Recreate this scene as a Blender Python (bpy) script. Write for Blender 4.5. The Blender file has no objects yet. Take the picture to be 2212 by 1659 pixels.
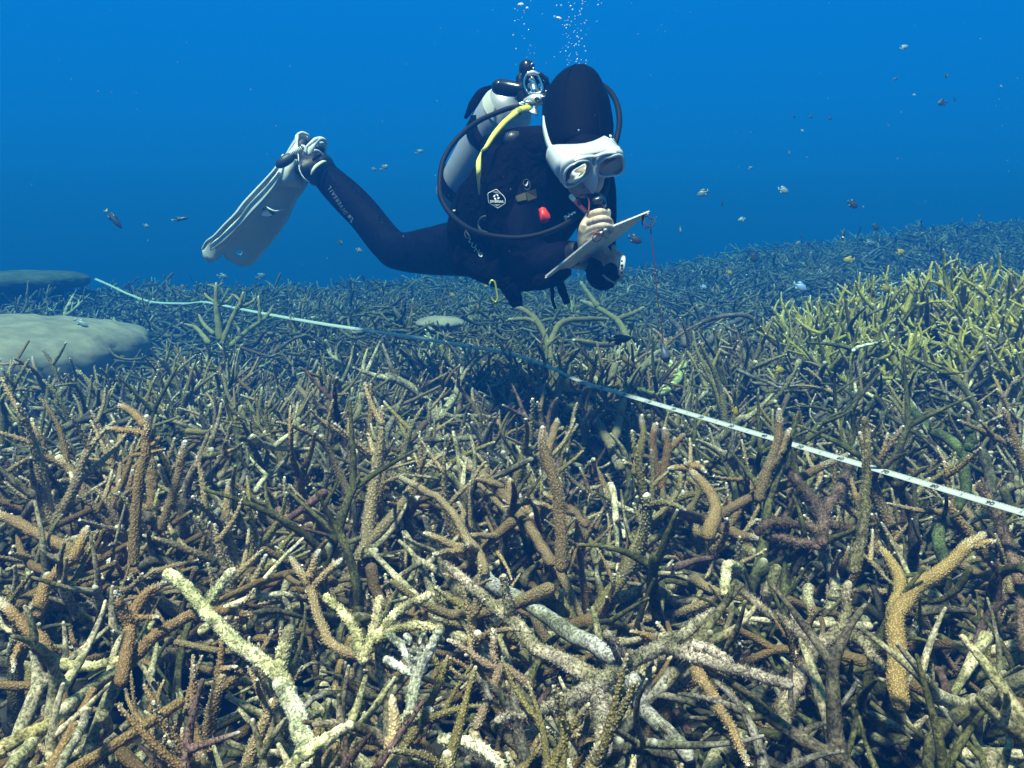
import bpy, bmesh, math, random
import numpy as np
from mathutils import Vector, Matrix
from mathutils.bvhtree import BVHTree

# ------------------------------------------------------------------ camera, water light, sun
SC = bpy.context.scene
COL = SC.collection
F = 1916.0
PITCH = math.radians(9.85)
CAMZ = 0.50
cam = bpy.data.cameras.new('camera')
camo = bpy.data.objects.new('camera', cam)
COL.objects.link(camo)
SC.camera = camo
cam.sensor_width = 36.0
cam.lens = 36.0 * F / 2212.0
cam.clip_start = 0.05
cam.clip_end = 200.0
camo.location = (0, 0, CAMZ)
camo.rotation_euler = (math.radians(90) - PITCH, 0, 0)

SUN_ELEV = math.radians(65)
SUN_AZ = math.radians(205)      # direction the light comes from, clockwise from +Y (behind and left of the camera)
sun = bpy.data.lights.new('sun', 'SUN')
sun.energy = 5.0
sun.angle = math.radians(6.0)
sun.color = (1.0, 0.755, 0.62)
suno = bpy.data.objects.new('sun', sun)
COL.objects.link(suno)
sdir = Vector((math.sin(SUN_AZ) * math.cos(SUN_ELEV), math.cos(SUN_AZ) * math.cos(SUN_ELEV), math.sin(SUN_ELEV)))
suno.rotation_euler = sdir.to_track_quat('Z', 'Y').to_euler()
suno.location = sdir * 10

W = bpy.data.worlds.new('World')
SC.world = W
W.use_nodes = True
nt = W.node_tree
bg = nt.nodes['Background']
tc = nt.nodes.new('ShaderNodeTexCoord')
sep = nt.nodes.new('ShaderNodeSeparateXYZ')
ramp = nt.nodes.new('ShaderNodeValToRGB')
nt.links.new(tc.outputs['Generated'], sep.inputs[0])
mp = nt.nodes.new('ShaderNodeMapRange')
mp.inputs['From Min'].default_value = -1
mp.inputs['From Max'].default_value = 1
nt.links.new(sep.outputs['Z'], mp.inputs['Value'])
nt.links.new(mp.outputs[0], ramp.inputs[0])
nt.links.new(ramp.outputs[0], bg.inputs['Color'])
cr = ramp.color_ramp
stops = [(0.0, (0.0, 0.01, 0.02)), (0.48, (0.0, 0.05, 0.20)), (0.53, (0.0, 0.150, 0.50)),
         (0.63, (0.0, 0.165, 0.56)), (0.74, (0.02, 0.20, 0.36)), (1.0, (0.36, 0.52, 0.46))]
cr.elements[0].position = 0.0
cr.elements[1].position = 1.0
for p_, c_ in stops[1:-1]:
    cr.elements.new(p_)
for e_, (p_, c_) in zip(cr.elements, stops):
    e_.position = p_
    e_.color = (*c_, 1)
bg.inputs['Strength'].default_value = 0.5

SC.view_settings.view_transform = 'Standard'
SC.view_settings.look = 'None'
SC.view_settings.exposure = 1.4
SC.view_settings.gamma = 1.0
SC.cycles.volume_bounces = 0
SC.cycles.max_bounces = 6
SC.cycles.use_denoising = True

rnd = random.Random(7)
rng = np.random.default_rng(11)
FWD = np.array((0, math.cos(PITCH), -math.sin(PITCH)))
UPV = np.array((0, math.sin(PITCH), math.cos(PITCH)))
RGT = np.array((1.0, 0, 0))
CP = np.array((0, 0, CAMZ))


def Wp(px, py, d):
    """world point seen at photo position (px, py of 2212x1659) at depth d metres"""
    return CP + RGT * ((px - 1106) / F * d) + UPV * (-(py - 829.5) / F * d) + FWD * d


def depth_z(py, z):
    """depth at which the ray through row py reaches height z"""
    return (CAMZ - z) / ((py - 829.5) / F * math.cos(PITCH) + math.sin(PITCH))


# ------------------------------------------------------------------ object helpers
def tag(o, label=None, cat=None, group=None, kind=None):
    if label: o['label'] = label
    if cat: o['category'] = cat
    if group: o['group'] = group
    if kind: o['kind'] = kind
    return o


def empty(name, loc, label, cat, group=None):
    o = bpy.data.objects.new(name, None)
    o.empty_display_size = 0.05
    o.location = loc
    COL.objects.link(o)
    return tag(o, label, cat, group)


def link(name, me, mat=None, parent=None):
    o = bpy.data.objects.new(name, me)
    COL.objects.link(o)
    if mat is not None and not me.materials:
        me.materials.append(mat)
    if parent is not None:
        o.parent = parent
        o.matrix_parent_inverse = Matrix.Identity(4)
        bpyloc = parent.matrix_basis.translation
        o.location = -bpyloc if parent.parent is None else -(bpyloc + parent.parent.matrix_basis.translation)
    return o


class G:
    """mesh collector: vertices, faces, per-vertex colour (rgb + live) and tip value"""
    def __init__(s):
        s.v = []; s.q = []; s.t = []; s.c = []; s.tip = []; s.n = 0
    def add(s, v, q=None, t=None, c=None, tip=None):
        v = np.asarray(v, float).reshape(-1, 3)
        s.v.append(v)
        if q is not None and len(q): s.q.append(np.asarray(q, np.int64).reshape(-1, 4) + s.n)
        if t is not None and len(t): s.t.append(np.asarray(t, np.int64).reshape(-1, 3) + s.n)
        if c is None: c = np.ones((len(v), 4)) * 0.5
        c = np.asarray(c, float)
        if c.ndim == 1: c = np.tile(c, (len(v), 1))
        s.c.append(c)
        s.tip.append(np.zeros(len(v)) if tip is None else np.broadcast_to(np.asarray(tip, float), (len(v),)))
        s.n += len(v)
        return s
    def addg(s, g, M=None, off=None):
        V, Q, T, C, P = g.arr()
        if M is not None: V = V @ np.asarray(M).T
        if off is not None: V = V + off
        return s.add(V, Q, T, C, P)
    def arr(s):
        V = np.concatenate(s.v) if s.v else np.zeros((0, 3))
        Q = np.concatenate(s.q) if s.q else np.zeros((0, 4), np.int64)
        T = np.concatenate(s.t) if s.t else np.zeros((0, 3), np.int64)
        return V, Q, T, np.concatenate(s.c), np.concatenate(s.tip)
    def mesh(s, name, smooth=True, attrs=False):
        V, Q, T, C, P = s.arr()
        me = bpy.data.meshes.new(name)
        me.vertices.add(len(V))
        me.vertices.foreach_set('co', V.astype(np.float32).ravel())
        nl = Q.size + T.size
        me.loops.add(nl)
        me.loops.foreach_set('vertex_index', np.concatenate((Q.ravel(), T.ravel())).astype(np.int32))
        me.polygons.add(len(Q) + len(T))
        st = np.concatenate((np.arange(len(Q)) * 4, Q.size + np.arange(len(T)) * 3)).astype(np.int32)
        me.polygons.foreach_set('loop_start', st)
        me.update(calc_edges=True)
        me.validate()
        if smooth:
            me.polygons.foreach_set('use_smooth', np.ones(len(me.polygons), bool))
        if attrs:
            a = me.color_attributes.new('Col', 'FLOAT_COLOR', 'POINT')
            a.data.foreach_set('color', C.astype(np.float32).ravel())
            b = me.attributes.new('tip', 'FLOAT', 'POINT')
            b.data.foreach_set('value', P.astype(np.float32))
        return me
    def obj(s, name, mat, parent=None, smooth=True, attrs=False):
        return link(name, s.mesh(name, smooth, attrs), mat, parent)


def tubes(P, R, k=8, R2=None, ref=None, cap0=True, cap1=True):
    """batched tubes: P (B,N,3), R (B,N). Returns verts, quads, s (0..1 along), rounded ends."""
    P = np.asarray(P, float); R = np.asarray(R, float)
    if P.ndim == 2: P = P[None]
    if R.ndim == 1: R = np.tile(R[None], (P.shape[0], 1))
    R2 = R if R2 is None else np.asarray(R2, float).reshape(R.shape)
    def capend(P, R, R2, end):
        i, j = (0, 1) if end == 0 else (-1, -2)
        d = P[:, i] - P[:, j]
        d = d / np.maximum(np.linalg.norm(d, axis=1, keepdims=True), 1e-9)
        rr = np.minimum(R[:, i], R2[:, i])[:, None]
        steps = [(0.45, 0.88), (0.8, 0.58), (0.98, 0.04)]
        ps = [P[:, i] + d * rr * a for a, b in steps]
        rs = [R[:, i] * b for a, b in steps]; r2 = [R2[:, i] * b for a, b in steps]
        if end == 0:
            ps, rs, r2 = ps[::-1], rs[::-1], r2[::-1]
            return (np.concatenate((np.stack(ps, 1), P), 1), np.concatenate((np.stack(rs, 1), R), 1), np.concatenate((np.stack(r2, 1), R2), 1))
        return (np.concatenate((P, np.stack(ps, 1)), 1), np.concatenate((R, np.stack(rs, 1)), 1), np.concatenate((R2, np.stack(r2, 1)), 1))
    if cap0: P, R, R2 = capend(P, R, R2, 0)
    if cap1: P, R, R2 = capend(P, R, R2, 1)
    B, N, _ = P.shape
    T = np.gradient(P, axis=1)
    T /= np.maximum(np.linalg.norm(T, axis=2, keepdims=True), 1e-9)
    if ref is None:
        D = P[:, -1] - P[:, 0]
        D /= np.maximum(np.linalg.norm(D, axis=1, keepdims=True), 1e-9)
        h = np.where(np.abs(D[:, 2:3]) > 0.8, np.array([[1.0, 0, 0]]), np.array([[0, 0, 1.0]]))
        ref = np.cross(D, h)
    else:
        ref = np.tile(np.asarray(ref, float).reshape(1, 3), (B, 1))
    rf = ref[:, None, :] - T * np.sum(ref[:, None, :] * T, 2, keepdims=True)
    rf /= np.maximum(np.linalg.norm(rf, axis=2, keepdims=True), 1e-9)
    b = np.cross(T, rf)
    ang = np.linspace(0, 2 * math.pi, k, endpoint=False)
    ca, sa = np.cos(ang), np.sin(ang)
    V = P[:, :, None] + rf[:, :, None] * (R[:, :, None] * ca)[..., None] + b[:, :, None] * (R2[:, :, None] * sa)[..., None]
    idx = np.arange(B * N * k).reshape(B, N, k)
    a0 = idx[:, :-1]; a1 = idx[:, 1:]
    q = np.stack((a0, np.roll(a0, -1, 2), np.roll(a1, -1, 2), a1), -1).reshape(-1, 4)
    s = np.linspace(0, 1, N)
    S = np.broadcast_to(s[None, :, None], (B, N, k)).reshape(-1)
    return V.reshape(-1, 3), q, S


def cat(pts, n):
    """Catmull-Rom resample of control points (rows may carry extra channels)"""
    P = np.asarray(pts, float)
    if len(P) == 2:
        t = np.linspace(0, 1, n)[:, None]
        return P[0] * (1 - t) + P[1] * t
    Q = np.vstack((2 * P[0] - P[1], P, 2 * P[-1] - P[-2]))
    out = []
    for u in np.linspace(0, len(P) - 1 - 1e-6, n):
        i = int(u); f = u - i
        a, b, c, d = Q[i], Q[i + 1], Q[i + 2], Q[i + 3]
        out.append(0.5 * ((2 * b) + (c - a) * f + (2 * a - 5 * b + 4 * c - d) * f * f + (3 * b - a - 3 * c + d) * f ** 3))
    return np.array(out)


# ------------------------------------------------------------------ materials
def newmat(name):
    m = bpy.data.materials.new(name)
    m.use_nodes = True
    t = m.node_tree
    return m, t, t.nodes['Principled BSDF']


def N(t, kind, **kw):
    n = t.nodes.new(kind)
    for k_, v_ in kw.items():
        if k_ in n.inputs: n.inputs[k_].default_value = v_
        else: setattr(n, k_, v_)
    return n


def plain(name, col, rough=0.6, metal=0.0, noise=0.0, scale=40.0, bump=0.0, bscale=200.0, **kw):
    m, t, b = newmat(name)
    b.inputs['Roughness'].default_value = rough
    b.inputs['Metallic'].default_value = metal
    tcn = N(t, 'ShaderNodeTexCoord')
    if noise > 0:
        nz = N(t, 'ShaderNodeTexNoise', Scale=scale, Detail=5.0, Roughness=0.6)
        t.links.new(tcn.outputs['Object'], nz.inputs['Vector'])
        r = N(t, 'ShaderNodeValToRGB')
        r.color_ramp.elements[0].position = 0.3
        r.color_ramp.elements[1].position = 0.7
        r.color_ramp.elements[0].color = (*[c * (1 - noise) for c in col], 1)
        r.color_ramp.elements[1].color = (*[min(1, c * (1 + noise)) for c in col], 1)
        t.links.new(nz.outputs['Fac'], r.inputs[0])
        t.links.new(r.outputs[0], b.inputs['Base Color'])
    else:
        b.inputs['Base Color'].default_value = (*col, 1)
    if bump > 0:
        nz2 = N(t, 'ShaderNodeTexNoise', Scale=bscale, Detail=4.0)
        t.links.new(tcn.outputs['Object'], nz2.inputs['Vector'])
        bp = N(t, 'ShaderNodeBump', Strength=bump, Distance=0.003)
        t.links.new(nz2.outputs['Fac'], bp.inputs['Height'])
        t.links.new(bp.outputs[0], b.inputs['Normal'])
    for k_, v_ in kw.items():
        b.inputs[k_.replace('_', ' ')].default_value = v_
    return m


def coral_material():
    m, t, b = newmat('coral_skeleton_and_tissue')
    L = t.links.new
    b.inputs['Roughness'].default_value = 0.8
    b.inputs['Specular IOR Level'].default_value = 0.25
    at = N(t, 'ShaderNodeVertexColor', layer_name='Col')
    tp = N(t, 'ShaderNodeAttribute', attribute_name='tip')
    tcn = N(t, 'ShaderNodeTexCoord')
    # mottling
    n1 = N(t, 'ShaderNodeTexNoise', Scale=28.0, Detail=4.0, Roughness=0.6)
    n2 = N(t, 'ShaderNodeTexNoise', Scale=240.0, Detail=3.0, Roughness=0.7)
    vo = N(t, 'ShaderNodeTexVoronoi', Scale=330.0)
    for n in (n1, n2, vo): L(tcn.outputs['Object'], n.inputs['Vector'])
    # dead look: speckled
    m1 = N(t, 'ShaderNodeMapRange'); m1.inputs['From Min'].default_value = 0.36; m1.inputs['From Max'].default_value = 0.64
    m1.inputs['To Min'].default_value = 0.42; m1.inputs['To Max'].default_value = 1.45
    L(n1.outputs['Fac'], m1.inputs['Value'])
    m2 = N(t, 'ShaderNodeMapRange'); m2.inputs['From Min'].default_value = 0.38; m2.inputs['From Max'].default_value = 0.62
    m2.inputs['To Min'].default_value = 0.30; m2.inputs['To Max'].default_value = 1.6
    L(n2.outputs['Fac'], m2.inputs['Value'])
    mm = N(t, 'ShaderNodeMath', operation='MULTIPLY'); L(m1.outputs[0], mm.inputs[0]); L(m2.outputs[0], mm.inputs[1])
    dead = N(t, 'ShaderNodeVectorMath', operation='SCALE'); L(at.outputs['Color'], dead.inputs[0]); L(mm.outputs[0], dead.inputs['Scale'])
    # green/lilac film on dead skeleton
    film = N(t, 'ShaderNodeMix', data_type='RGBA', blend_type='MULTIPLY')
    fr = N(t, 'ShaderNodeValToRGB')
    fr.color_ramp.elements[0].position = 0.40; fr.color_ramp.elements[0].color = (0.55, 0.60, 0.33, 1)
    fr.color_ramp.elements[1].position = 0.60; fr.color_ramp.elements[1].color = (1.0, 0.95, 0.86, 1)
    n3 = N(t, 'ShaderNodeTexNoise', Scale=14.0, Detail=3.0); L(tcn.outputs['Object'], n3.inputs['Vector'])
    L(n3.outputs['Fac'], fr.inputs[0])
    film.inputs[0].default_value = 0.8
    L(dead.outputs[0], film.inputs[6]); L(fr.outputs[0], film.inputs[7])
    # live look: corallites are paler spots
    m3 = N(t, 'ShaderNodeMapRange'); m3.inputs['From Min'].default_value = 0.12; m3.inputs['From Max'].default_value = 0.5
    m3.inputs['To Min'].default_value = 1.75; m3.inputs['To Max'].default_value = 0.72
    L(vo.outputs['Distance'], m3.inputs['Value'])
    m4 = N(t, 'ShaderNodeMath', operation='MULTIPLY'); L(m3.outputs[0], m4.inputs[0])
    m5 = N(t, 'ShaderNodeMapRange'); m5.inputs['From Min'].default_value = 0.3; m5.inputs['From Max'].default_value = 0.7
    m5.inputs['To Min'].default_value = 0.78; m5.inputs['To Max'].default_value = 1.22
    L(n1.outputs['Fac'], m5.inputs['Value']); L(m5.outputs[0], m4.inputs[1])
    live = N(t, 'ShaderNodeVectorMath', operation='SCALE'); L(at.outputs['Color'], live.inputs[0]); L(m4.outputs[0], live.inputs['Scale'])
    mx = N(t, 'ShaderNodeMix', data_type='RGBA')
    L(at.outputs['Alpha'], mx.inputs[0]); L(film.outputs[2], mx.inputs[6]); L(live.outputs[0], mx.inputs[7])
    tx = N(t, 'ShaderNodeMix', data_type='RGBA')
    L(tp.outputs['Fac'], tx.inputs[0]); L(mx.outputs[2], tx.inputs[6]); tx.inputs[7].default_value = (0.80, 0.78, 0.68, 1)
    L(tx.outputs[2], b.inputs['Base Color'])
    # relief
    inv = N(t, 'ShaderNodeMath', operation='SUBTRACT'); inv.inputs[0].default_value = 0.6; L(vo.outputs['Distance'], inv.inputs[1])
    hm = N(t, 'ShaderNodeMix', data_type='FLOAT'); L(at.outputs['Alpha'], hm.inputs[0]); L(n2.outputs['Fac'], hm.inputs[2]); L(inv.outputs[0], hm.inputs[3])
    bp = N(t, 'ShaderNodeBump', Strength=0.9, Distance=0.0022); L(hm.outputs[0], bp.inputs['Height'])
    L(bp.outputs[0], b.inputs['Normal'])
    return m


M_CORAL = coral_material()
M_SAND = plain('pale_massive_coral', (0.24, 0.195, 0.155), 0.9, noise=0.35, scale=9, bump=0.8, bscale=40)
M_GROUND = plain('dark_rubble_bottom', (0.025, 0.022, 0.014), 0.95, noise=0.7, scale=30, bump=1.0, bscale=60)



def folds(m, scale=22.0, strength=0.7, dist=0.012, stretch=(1, 1, 0.4)):
    """soft creases of cloth added under the fine grain"""
    t = m.node_tree; b = t.nodes['Principled BSDF']
    c = N(t, 'ShaderNodeTexCoord'); mp_ = N(t, 'ShaderNodeMapping'); mp_.inputs['Scale'].default_value = stretch
    t.links.new(c.outputs['Object'], mp_.inputs[0])
    n = N(t, 'ShaderNodeTexNoise', Scale=scale, Detail=3.0, Distortion=1.2); t.links.new(mp_.outputs[0], n.inputs['Vector'])
    bp = N(t, 'ShaderNodeBump', Strength=strength, Distance=dist); t.links.new(n.outputs['Fac'], bp.inputs['Height'])
    old = b.inputs['Normal'].links[0].from_node if b.inputs['Normal'].links else None
    if old: t.links.new(bp.outputs[0], old.inputs['Normal'])
    else: t.links.new(bp.outputs[0], b.inputs['Normal'])


# ------------------------------------------------------------------ sea floor
def sm(a, b, x):
    t = np.clip((x - a) / (b - a), 0, 1)
    return t * t * (3 - 2 * t)


def gtop(x, y):
    """height of the top of the coral bed"""
    x = np.asarray(x, float); y = np.asarray(y, float)
    h = 0.0 * x
    h = h + 0.44 * sm(0.2, 5.0, x) * sm(2.4, 8.5, y)
    h = h + 0.10 * sm(4, 9, y)
    h = h - 0.26 * sm(-0.6, -3.2, x) * sm(2.0, 4.0, y) * (1 - sm(4.4, 6.5, y))
    h = h + 0.29 * np.exp(-(((x - 1.55) / 0.62) ** 2 + ((y - 3.05) / 0.55) ** 2))
    h = h - 1.6 * sm(7.0, 16.0, y - 0.45 * np.clip(x, -2, 5))
    h = h + 0.035 * np.sin(x * 3.1 + 0.7) * np.sin(y * 2.3 + 0.4) + 0.02 * np.sin(x * 7.3 + y * 5.1)
    return h


xs = np.unique(np.concatenate((np.linspace(-15, -3, 28), np.linspace(-3, 3, 100), np.linspace(3, 15, 28))))
ys = np.unique(np.concatenate((np.linspace(-2, 4.5, 110), np.linspace(4.5, 21, 50))))
X, Y = np.meshgrid(xs, ys)
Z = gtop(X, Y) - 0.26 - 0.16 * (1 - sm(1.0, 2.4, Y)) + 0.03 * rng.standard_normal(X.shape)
nx, ny = len(xs), len(ys)
I = np.arange(nx * ny).reshape(ny, nx)
g = G()
g.add(np.stack((X, Y, Z), -1), np.stack((I[:-1, :-1], I[:-1, 1:], I[1:, 1:], I[1:, :-1]), -1))
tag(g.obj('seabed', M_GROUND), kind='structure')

# ------------------------------------------------------------------ coral growth
BROWN = [(0.185, 0.118, 0.048), (0.150, 0.094, 0.038), (0.225, 0.145, 0.060), (0.18, 0.122, 0.058), (0.225, 0.165, 0.085)]
OLIVE = [(0.17, 0.145, 0.045), (0.21, 0.165, 0.055), (0.14, 0.115, 0.040)]
GREEN = [(0.26, 0.225, 0.028), (0.30, 0.255, 0.035), (0.21, 0.20, 0.026)]
CREAM = [(0.48, 0.41, 0.29), (0.42, 0.37, 0.28), (0.56, 0.50, 0.38), (0.35, 0.31, 0.23)]
GREY = [(0.20, 0.175, 0.135), (0.16, 0.15, 0.135), (0.26, 0.22, 0.165), (0.11, 0.095, 0.07)]
MOSS = [(0.085, 0.085, 0.034), (0.07, 0.066, 0.030), (0.12, 0.11, 0.06)]
MAROON = [(0.15, 0.085, 0.075), (0.19, 0.12, 0.10), (0.12, 0.075, 0.07)]
PAL = dict(brown=BROWN, olive=OLIVE, green=GREEN, cream=CREAM, grey=GREY, moss=MOSS, maroon=MAROON)
LIVE = dict(brown=1, olive=1, green=1, cream=0, grey=0, moss=0, maroon=0)


def grow(r, spread=0.9, nmain=4, L=(0.12, 0.24), R0=0.0095, up=0.5, side=(2, 5), n=9, twigs=True):
    """one staghorn colony: list of (points, radii, is_tip)"""
    out = []
    a0 = r.uniform(0, 6.28)
    for i in range(nmain):
        az = a0 + i * 6.283 / nmain + r.uniform(-0.5, 0.5)
        tilt = spread * r.uniform(0.35, 1.15)
        d = np.array((math.cos(az) * math.sin(tilt), math.sin(az) * math.sin(tilt), math.cos(tilt)))
        ln = r.uniform(*L)
        pts = [np.zeros(3)]
        cur = d.copy()
        bend = np.array([r.gauss(0, 0.20) for _ in range(3)])
        for j in range(n - 1):
            cur = cur + bend * 0.35 + np.array((0, 0, up * 0.10)) + np.array([r.gauss(0, 0.05) for _ in range(3)])
            cur /= np.linalg.norm(cur)
            pts.append(pts[-1] + cur * ln / (n - 1))
        pts = np.array(pts)
        r0 = R0 * r.uniform(0.8, 1.15)
        rad = np.linspace(r0, r0 * 0.48, n)
        out.append((pts, rad))
        if not twigs: continue
        ns = r.randint(*side)
        for s_ in range(ns):
            j = r.randint(2, n - 2)
            base = pts[j]
            tdir = pts[min(j + 1, n - 1)] - pts[j - 1]; tdir /= np.linalg.norm(tdir)
            q = np.array([r.gauss(0, 1) for _ in range(3)]); q[2] = abs(q[2]) * 0.8 + 0.2
            q -= tdir * q.dot(tdir); q /= np.linalg.norm(q)
            ang = r.uniform(0.6, 1.1)
            cur = tdir * math.cos(ang) + q * math.sin(ang)
            l2 = ln * r.uniform(0.22, 0.6) * (1 - 0.4 * j / n)
            b2 = np.array([r.gauss(0, 0.16) for _ in range(3)])
            p2 = [base]
            for k_ in range(n - 1):
                cur = cur + b2 * 0.3 + np.array((0, 0, up * 0.08)); cur /= np.linalg.norm(cur)
                p2.append(p2[-1] + cur * l2 / (n - 1))
            r1 = rad[j] * r.uniform(0.6, 0.9)
            out.append((np.array(p2), np.linspace(r1, r1 * 0.5, n)))
    return out


def antler(r, mains=3, levels=3, L=0.085, R0=0.0105, sprawl=1.05, up=0.35, n=9, twigs=0.5):
    """a forking staghorn colony: every branch grows out of the end or the side of another"""
    out = []
    def unit(v): return v / max(np.linalg.norm(v), 1e-9)
    def rv(s): return np.array([r.gauss(0, s) for _ in range(3)])
    def side(d):
        q = rv(1.0); q = q - d * q.dot(d); q = unit(q)
        if q[2] < -0.2: q = -q
        return q
    def shoot(p0, d, r0, lev):
        ln = L * r.uniform(0.7, 1.35) * (1.0 if lev > 0 else 0.85)
        bend = rv(0.13); pts = [p0]; cur = d.copy()
        for _ in range(n - 1):
            cur = unit(cur + bend * 0.45 + np.array((0, 0, up * 0.055)) + rv(0.035))
            pts.append(pts[-1] + cur * ln / (n - 1))
        pts = np.array(pts)
        r1 = r0 * (0.78 if lev > 0 else 0.36)
        out.append((pts, np.linspace(r0, r1, n)))
        if lev > 0:
            a = r.uniform(0.12, 0.35); s_ = side(cur)
            shoot(pts[-2], unit(cur * math.cos(a) + s_ * math.sin(a)), r1, lev - 1)
            a = r.uniform(0.55, 1.0)
            shoot(pts[-2], unit(cur * math.cos(a) - s_ * math.sin(a) + np.array((0, 0, 0.15))), r1 * 0.88, lev - 1)
        if r.random() < twigs:
            j = r.randint(3, n - 3); a = r.uniform(0.7, 1.2); t = unit(pts[j + 1] - pts[j - 1]); s_ = side(t)
            dd = unit(t * math.cos(a) + s_ * math.sin(a)); l2 = L * r.uniform(0.25, 0.7); b2 = rv(0.1)
            p2 = [pts[j]]; cur2 = dd
            for _ in range(n - 1):
                cur2 = unit(cur2 + b2 * 0.3 + np.array((0, 0, up * 0.05))); p2.append(p2[-1] + cur2 * l2 / (n - 1))
            out.append((np.array(p2), np.linspace(r0 * 0.68, r0 * 0.28, n)))
    a0 = r.uniform(0, 6.28)
    for i in range(mains):
        az = a0 + i * 6.283 / mains + r.uniform(-0.5, 0.5); tl = sprawl * r.uniform(0.55, 1.2)
        shoot(np.zeros(3), np.array((math.cos(az) * math.sin(tl), math.sin(az) * math.sin(tl), math.cos(tl))), R0 * r.uniform(0.9, 1.15), levels - 1)
    return out


def skin(br, kind, r, k=8, tips=1.0, pale=0.0, knobs=0.0, rough=0.05):
    """turn branches into a coloured mesh collector"""
    g_ = G()
    P = np.array([b_[0] for b_ in br]); R = np.array([b_[1] for b_ in br])
    R = R * (1 + rough * np.random.default_rng(r.randint(0, 10 ** 6)).standard_normal(R.shape))
    V, q, S = tubes(P, R, k)
    B = len(br); per = len(V) // B
    base = PAL[kind][r.randrange(len(PAL[kind]))]
    C = np.zeros((B, per, 4)); TP = np.zeros((B, per))
    Ss = S.reshape(B, per)
    for i in range(B):
        f = r.uniform(0.8, 1.2)
        c = np.array(base) * f
        C[i, :, :3] = c
        C[i, :, 3] = LIVE[kind]
        ln = np.linalg.norm(np.diff(P[i], axis=0), axis=1).sum()
        tl = (0.016 * r.uniform(0.6, 1.4)) / max(ln, 0.02)
        tv = np.clip((Ss[i] - (1 - tl - 0.1)) / (tl + 0.02), 0, 1)
        if LIVE[kind]:
            TP[i] = tv ** 1.6 * tips * r.choice((0.35, 0.6, 0.85, 1.0))
            C[i, :, :3] = C[i, :, :3] * (1 + 0.7 * sm(1 - 5 * tl, 1, Ss[i]))[:, None]
            if r.random() < 0.35:      # dead lower part
                dd = sm(r.uniform(0.2, 0.5), 0.0, Ss[i])[:, None]
                gc = np.array(GREY[r.randrange(4)])
                C[i, :, :3] = C[i, :, :3] * (1 - dd) + gc * dd
                C[i, :, 3] *= (1 - dd[:, 0])
        else:
            TP[i] = (tv * 0.5 if r.random() < 0.3 else 0)
    g_.add(V, q, None, C.reshape(-1, 4), TP.reshape(-1))
    if knobs > 0:
        knob(g_, P, R, C[:, 0, :3], r, knobs, LIVE[kind])
    return g_


def knob(g_, P, R, cols, r, dens=1.0, live=1, size=1.0):
    """little corallite cones over the branches"""
    rg = np.random.default_rng(r.randint(0, 10 ** 6))
    vs = []; ts = []; cs = []; tp = []; n0 = 0
    for p, rad, c in zip(P, R, cols):
        seg = np.linalg.norm(np.diff(p, axis=0), axis=1)
        ln = seg.sum(); mr = rad.mean()
        cnt = int(dens * ln * mr * 2 * math.pi / (0.0036 ** 2) * 0.75)
        if cnt < 4: continue
        cs_ = np.concatenate(([0], np.cumsum(seg))) / ln
        u = (np.arange(cnt) + rg.random(cnt) * 0.7) / cnt
        T = np.gradient(p, axis=0); T /= np.maximum(np.linalg.norm(T, axis=1, keepdims=True), 1e-9)
        pc = np.stack([np.interp(u, cs_, p[:, i]) for i in range(3)], 1)
        tt = np.stack([np.interp(u, cs_, T[:, i]) for i in range(3)], 1); tt /= np.linalg.norm(tt, axis=1, keepdims=True)
        rr = np.interp(u, cs_, rad)
        hx = np.array((0.3, 0.5, 0.81)); a = np.cross(tt, hx); a /= np.maximum(np.linalg.norm(a, axis=1, keepdims=True), 1e-6)
        b_ = np.cross(tt, a)
        th = np.arange(cnt) * 2.39996 + rg.random(cnt) * 0.5
        nrm = a * np.cos(th)[:, None] + b_ * np.sin(th)[:, None]
        sd = np.cross(tt, nrm)
        w = size * 0.0015 * (0.7 + 0.6 * rg.random(cnt))[:, None]
        h = size * 0.0019 * (0.6 + 0.8 * rg.random(cnt))[:, None]
        base = pc + nrm * (rr * 0.93)[:, None]
        ap = base + nrm * h + tt * h * 0.7
        q4 = np.stack((base + tt * w, base + sd * w, base - tt * w, base - sd * w, ap), 1)
        vs.append(q4.reshape(-1, 3))
        ii = (np.arange(cnt) * 5)[:, None] + n0
        tri = np.concatenate([np.concatenate((ii + j, ii + (j + 1) % 4, ii + 4), 1) for j in range(4)])
        ts.append(tri)
        cc = np.zeros((cnt, 5, 4)); cc[:, :4, :3] = c * 0.85; cc[:, 4, :3] = np.minimum(c * 1.6 + 0.03, 0.8); cc[:, :, 3] = 0.0 if not live else 1.0
        cs.append(cc.reshape(-1, 4))
        t_ = np.zeros((cnt, 5)); t_[:, 4] = 0.05 + 0.5 * (u > 0.86) * live
        tp.append(t_.reshape(-1)); n0 += cnt * 5
    if vs:
        g_.add(np.concatenate(vs), None, np.concatenate(ts), np.concatenate(cs), np.concatenate(tp))


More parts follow.
